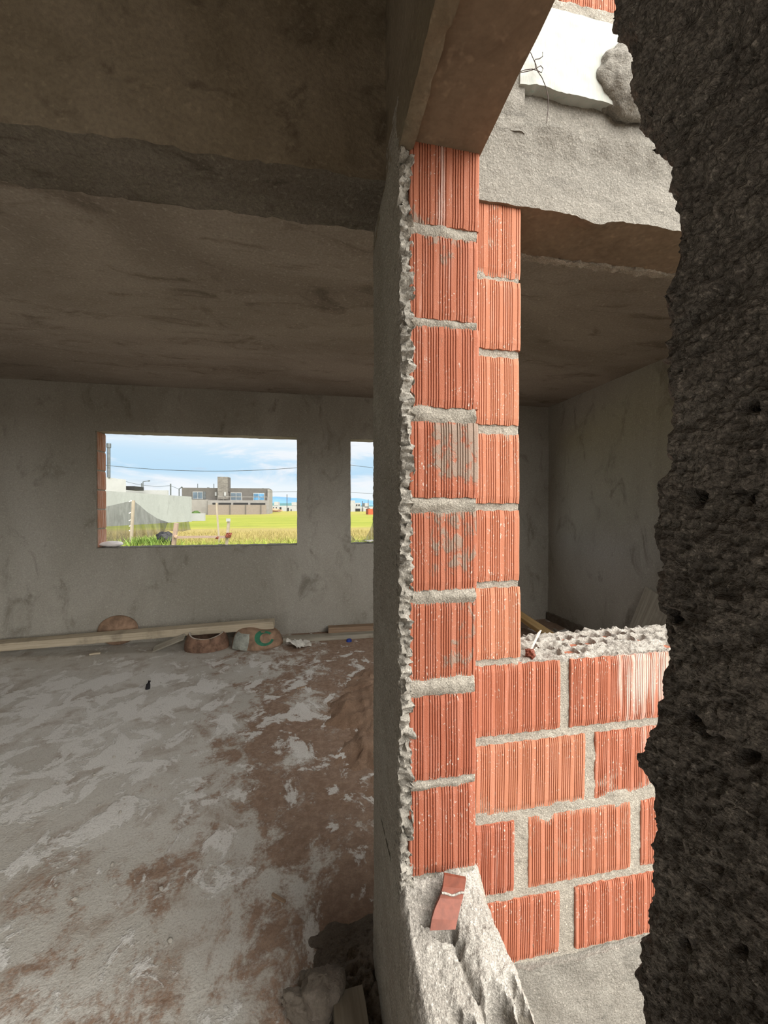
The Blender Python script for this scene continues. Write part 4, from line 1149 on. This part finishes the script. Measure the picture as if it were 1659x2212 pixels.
for px, py, lab in ((379, 1159, 'dark twist of cord around the left end of the rail'), (494, 1156, 'rusty tangle of tie material at the right end of the rail'), (469, 1161, 'rusty loop tying the crooked pole to the rail')):
    mb = MB(); c_ = at(px, py, Y=16.3); big = 1.0 if px == 494 else .6
    for q in range(9 if big == 1 else 4):
        pts = [c_ + Vector((big * .08 * math.cos(t * 1.1 + q * 1.7) * (1 + .3 * math.sin(q)), .11 * math.sin(t + q), big * .08 * math.sin(t * 1.3 + q * .9))) for t in np.linspace(0, 5.5, 14)]
        mb.tube(pts, .016, 5)
    g = mb.build('tie_cord', M['rust'] if px != 379 else M['wood_brown']); bpy.context.view_layer.update()
    g.parent = rail; g.matrix_parent_inverse = rail.matrix_world.inverted(); g['label'] = lab
# second cloth beyond the narrow window
root = empty('shade_cloth', (at(780, 1170, Y=16).x, 16, GZ))
put(shade_cloth('panel', [(745, 1135), (758, 1156), (768, 1166), (780, 1168), (790, 1163), (800, 1142), (808, 1120), (816, 1098), (822, 1080)], [(745, 1190), (758, 1190), (768, 1190), (780, 1190), (790, 1190), (800, 1190), (808, 1190), (816, 1190), (822, 1190)], 16, 16.5, lambda u, f: .10 * math.sin(46 * u), 5), root)
tag(root, 'black shade cloth hanging in a deep curve beyond the narrow window', 'shade cloth')
# black bag in the grass
p = at(357, 1172, Y=17.2)
tag(lump('rubbish_bag', (p.x, 17.2, GZ), .34, M['black'], 430, (1.1, .8, .95)), 'black rubbish bag slumped at the lower corner of the cloth', 'bag')
# weeds around the cloth
def blades(name, n, region, hmin, hmax, mat, wdt, lean=.3):
    V, F = [], []
    for _ in range(n):
        x, y = region(); h = random.uniform(hmin, hmax); a = random.random() * 6.28; wv = Vector((math.cos(a), math.sin(a), 0)) * wdt
        b = Vector((x, y, GZ - .03)); ld = Vector((random.gauss(0, lean), random.gauss(0, lean), 0)) * h
        k = len(V); md = b + ld * .35 + Vector((0, 0, h * .6)); tp = b + ld + Vector((0, 0, h))
        V += [b - wv, b + wv, md + wv * .8, md - wv * .8, tp]; F += [(k, k + 1, k + 2, k + 3), (k + 3, k + 2, k + 4)]
    return link(name, V, F, mat, None, False)
cx = at(320, 1170, Y=17).x
def rg1(): return (cx + random.gauss(0, .45), 17.0 + random.gauss(0, .4))
tag(blades('weed_clump', 900, rg1, .2, .62, M['weed'], .025, .35), 'leafy green weeds at the foot of the shade cloth', 'weeds', kind='stuff')
x0, x1 = at(200, 1180, Y=15).x, at(830, 1180, Y=15).x
def rg2():
    y = random.uniform(12.5, 26); s = y / 15; return (random.uniform(x0 - .5, x1 + 1) * s, y)
tag(blades('meadow_grass', 16000, rg2, .14, .42, M['grass'], .012, .35), 'tall grass of the meadow beyond the far windows', 'grass', kind='stuff')

# two-storey grey house
YH = 112
root = empty('modern_house', (at(490, 1105, Y=YH).x, YH, GZ))
def hp(name, boxes, Y, dep, mat, label=None):
    mb = MB()
    for bx in boxes: pbox(mb, *bx, Y, dep)
    o = put(mb.build(name, mat), root)
    if label: o['label'] = label
    return o
hp('upper_floor', [(393, 1055, 581, 1083)], YH, 9, M['greyhouse'], 'grey rendered upper floor')
hp('upper_side', [(578, 1057, 582, 1110)], YH - .4, 9, M['palehouse'])
hp('ground_floor', [(380, 1079, 449, 1112)], YH - 2.2, 8, M['palehouse'], 'pale rendered ground floor')
hp('balcony_front', [(449, 1081, 581, 1112)], YH - 2.6, 8, M['palehouse'])
for bx in ((459, 1086, 467, 1089.5), (472, 1086, 499, 1090), (504, 1086, 536, 1090), (541, 1086.5, 573, 1090.5)):
    hp('opening', [bx], YH - 2.75, .2, M['dark'])
hp('brick_fence', [(449, 1090.5, 575, 1114)], YH - 6, .5, M['fencebrick'], 'pale brick fence')
for px in (496, 530, 563): hp('fence_post', [(px, 1090.5, px + 1.3, 1114)], YH - 6.2, .3, M['greyhouse'])
hp('stone_chimney', [(470, 1030, 491.5, 1079)], YH - 1.6, 3, M['stonework'], 'stone-clad chimney')
hp('chimney_side', [(491.5, 1031, 495, 1062)], YH - .9, 2, M['greyhouse'])
for k, (x0, y0, x1, y1, g_) in enumerate(((416, 1062, 438, 1078, 'glass'), (498, 1064, 522, 1081, 'glass'), (547, 1065, 571, 1081, 'glass_blue'), (464, 1063, 468, 1071, 'white'), (484, 1063, 488, 1071, 'white'))):
    Yw_ = YH - .25 if k != 4 else YH - 1.8
    f = hp('window', [(x0, y0, x1, y1)], Yw_, .3, M['white'])
    if g_ != 'white':
        mb = MB(); mx = (x0 + x1) / 2
        pbox(mb, x0 + 1, y0 + 1.2, mx - .6, y1 - 1, Yw_ - .06, .05); pbox(mb, mx + .6, y0 + 1.2, x1 - 1, y1 - 1, Yw_ - .06, .05)
        g = mb.build('pane', M[g_]); g.parent = f
hp('shutter', [(439, 1062, 444, 1078)], YH - .2, .2, M['metal'])
hp('railing', [(470, 1073, 578, 1073.7)] + [(x, 1073, x + .5, 1081) for x in (470, 482, 497, 523, 546, 560, 577)], YH - 2.5, .08, M['palehouse'])
hp('roof_vent', [(447, 1053, 451.5, 1055.5)], YH + 3, .6, M['metal']); hp('roof_vent', [(565.5, 1054.5, 569.5, 1057.5)], YH + 3, .6, M['metal'])
for px, py in ((427, 1045), (462, 1045)):
    mb = MB(); mb.tube([at(px, 1057, Y=YH + 2), at(px, py, Y=YH + 2)], .09, 6); put(mb.build('roof_mast', M['metal']), root)
tag(root, 'two-storey grey and white house with a stone chimney across the meadow', 'house')

# far white houses, container, hills
def far_house(boxes, wins, Y, label, dep=10):
    root = empty('white_house', (at(boxes[0][0], 1105, Y=Y).x, Y, GZ)); mb = MB()
    for b in boxes: pbox(mb, *b, Y, dep)
    put(mb.build('walls', M['white']), root)
    for wv in wins:
        mb = MB(); pbox(mb, *wv, Y - .15, .3); put(mb.build('window', M['dark']), root)
    return tag(root, label, 'house')
far_house([(588, 1092.5, 660, 1107), (592, 1084, 601, 1093), (630, 1085, 645, 1093)], [(590, 1095.5, 592, 1100.5), (596, 1095.5, 598, 1100.5), (604, 1095.5, 608, 1100.5), (620, 1097, 624, 1104), (628, 1100, 630, 1106)], 190, 'long low white house beside the grey house, far across the meadow')
far_house([(748, 1081, 767, 1109)], [], 170, 'plain white block house at the left edge of the narrow window view')
far_house([(767, 1086, 779, 1108)], [(769.5, 1089.5, 772, 1093), (774.5, 1089.5, 777, 1093), (768, 1098.5, 778, 1105)], 176, 'small white house with two square windows in the narrow window view')
far_house([(779, 1094.5, 830, 1108), (788, 1086.5, 797, 1096)], [(782, 1098, 784.5, 1105), (793.5, 1098, 799, 1108)], 182, 'low white house behind the orange container')
root = empty('container', (at(806, 1110, Y=92).x, 92, GZ)); mb = MB(); pbox(mb, 795.5, 1099, 809, 1114.5, 92, 4); put(mb.build('body', M['orange']), root)
mb = MB(); pbox(mb, 809, 1100, 822, 1113, 92.5, 4); put(mb.build('end_panel', M['orange']), root)
tag(root, 'orange container on the meadow seen through the narrow window', 'container')
def ridge(name, Y, pts, mat, dep, seed, kind):
    n = 120; V = []
    xs_ = np.linspace(pts[0][0], pts[-1][0], n)
    for q in xs_:
        y = np.interp(q, [p[0] for p in pts], [p[1] for p in pts]) + .5 * float(vn(np.array([[q, 0, 0]]), .09, seed)[0])
        a = at(q, y, Y=Y); V += [(a.x, Y - dep, GZ - 2), (a.x, Y, a.z), (a.x, Y + dep, GZ - 2)]
    F = []
    for i in range(n - 1):
        F += [(3 * i, 3 * i + 3, 3 * i + 4, 3 * i + 1), (3 * i + 1, 3 * i + 4, 3 * i + 5, 3 * i + 2)]
    o = link(name, V, F, mat); o['kind'] = kind; return o
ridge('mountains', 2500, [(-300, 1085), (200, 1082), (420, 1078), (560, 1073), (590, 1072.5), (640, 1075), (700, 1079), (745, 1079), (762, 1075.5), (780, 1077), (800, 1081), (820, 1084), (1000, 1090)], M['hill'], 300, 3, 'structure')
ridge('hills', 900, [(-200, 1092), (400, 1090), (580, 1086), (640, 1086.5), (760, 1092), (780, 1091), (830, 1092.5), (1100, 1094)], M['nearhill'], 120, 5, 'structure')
# heap of earth far off
p = at(592, 1104, Y=150); tag(lump('earth_heap', (p.x, 150, GZ), 1.5, M['sand'], 440, (2.2, 1, .45)), 'reddish earth heap beside the long low white house', 'earth heap')
# shrub at wall end
p = at(423, 1107, Y=55); tag(lump('shrub', (p.x, 55, GZ), .55, M['bush'], 450, (1.2, 1, 1.1)), 'dark green shrub behind the low white wall stub', 'shrub')
# overhead cables, poles, lamp
def cable(pts, Y, r, label, d=0.0):
    mb = MB(); P_ = []
    xs_ = [p[0] for p in pts]
    for q in np.linspace(xs_[0], xs_[-1], 30):
        c_ = np.polyfit(xs_, [p[1] for p in pts], min(2, len(pts) - 1)); P_.append(at(q, float(np.polyval(c_, q)), Y=Y))
    mb.tube(P_, r, 6); return tag(mb.build('cable', M['cable'], None, True), label, 'cable')
cable([(120, 990), (205, 1003), (240, 1007), (420, 1016.5), (540, 1016), (640, 1010.5), (700, 1005)], 30, .020, 'single dark overhead cable sagging across the wide window view')
cable([(690, 997), (758, 1004), (817, 1012.5), (900, 1022)], 30, .018, 'upper overhead cable crossing the narrow window view')
cable([(560, 1063), (640, 1062), (758, 1063.5), (817, 1067.5), (900, 1072)], 70, .030, 'lower overhead cable running past the right end of the grey house')
cable([(272, 1040), (305, 1047.5), (340, 1050.5), (368, 1049)], 80, .035, 'cable slung between the white house and the poles beyond the wall')
cable([(368, 1049), (378, 1053), (388, 1057)], 80, .035, 'short cable falling from the dark pole towards the grey house')
def pole(px, ytop, ybot, Y, r, label, arm=None):
    root = empty('utility_pole' if arm is None else 'street_lamp', at(px, ybot, Y=Y)); root.location.z = GZ
    mb = MB(); a = at(px, ytop, Y=Y); mb.tube([(a.x, Y, GZ), a], r, 8); put(mb.build('pole', M['metal'], None, True), root)
    if arm:
        mb = MB(); b = at(*arm, Y=Y); mb.tube([a, b], r * .8, 6); put(mb.build('arm', M['metal'], None, True), root)
        mb = MB(); mb.tube([b, b + (b - a) * .35], r * 1.5, 6); put(mb.build('lamp_head', M['metal'], None, True), root)
        return tag(root, label, 'street lamp')
    return tag(root, label, 'pole')
pole(306, 1044, 1062, 78, .10, 'short dark pole left of the street lamp over the boundary wall')
pole(309, 1040.5, 1062, 80, .08, 'street lamp with an arm pointing right over the boundary wall', (320, 1039))
pole(368.5, 1045, 1070, 80, .12, 'dark utility pole rising between the parapet and the grey house')
pole(387, 1056, 1072, 82, .10, 'street lamp close to the left end of the grey house', (392, 1053))
pole(620, 1068, 1098, 160, .14, 'thin far pole in front of the long low white house')
pole(783, 1082, 1098, 165, .16, 'thin far pole left of the white roof tower, narrow window view')
pole(795.5, 1079, 1098, 165, .14, 'thin far pole right of the other one, narrow window view')
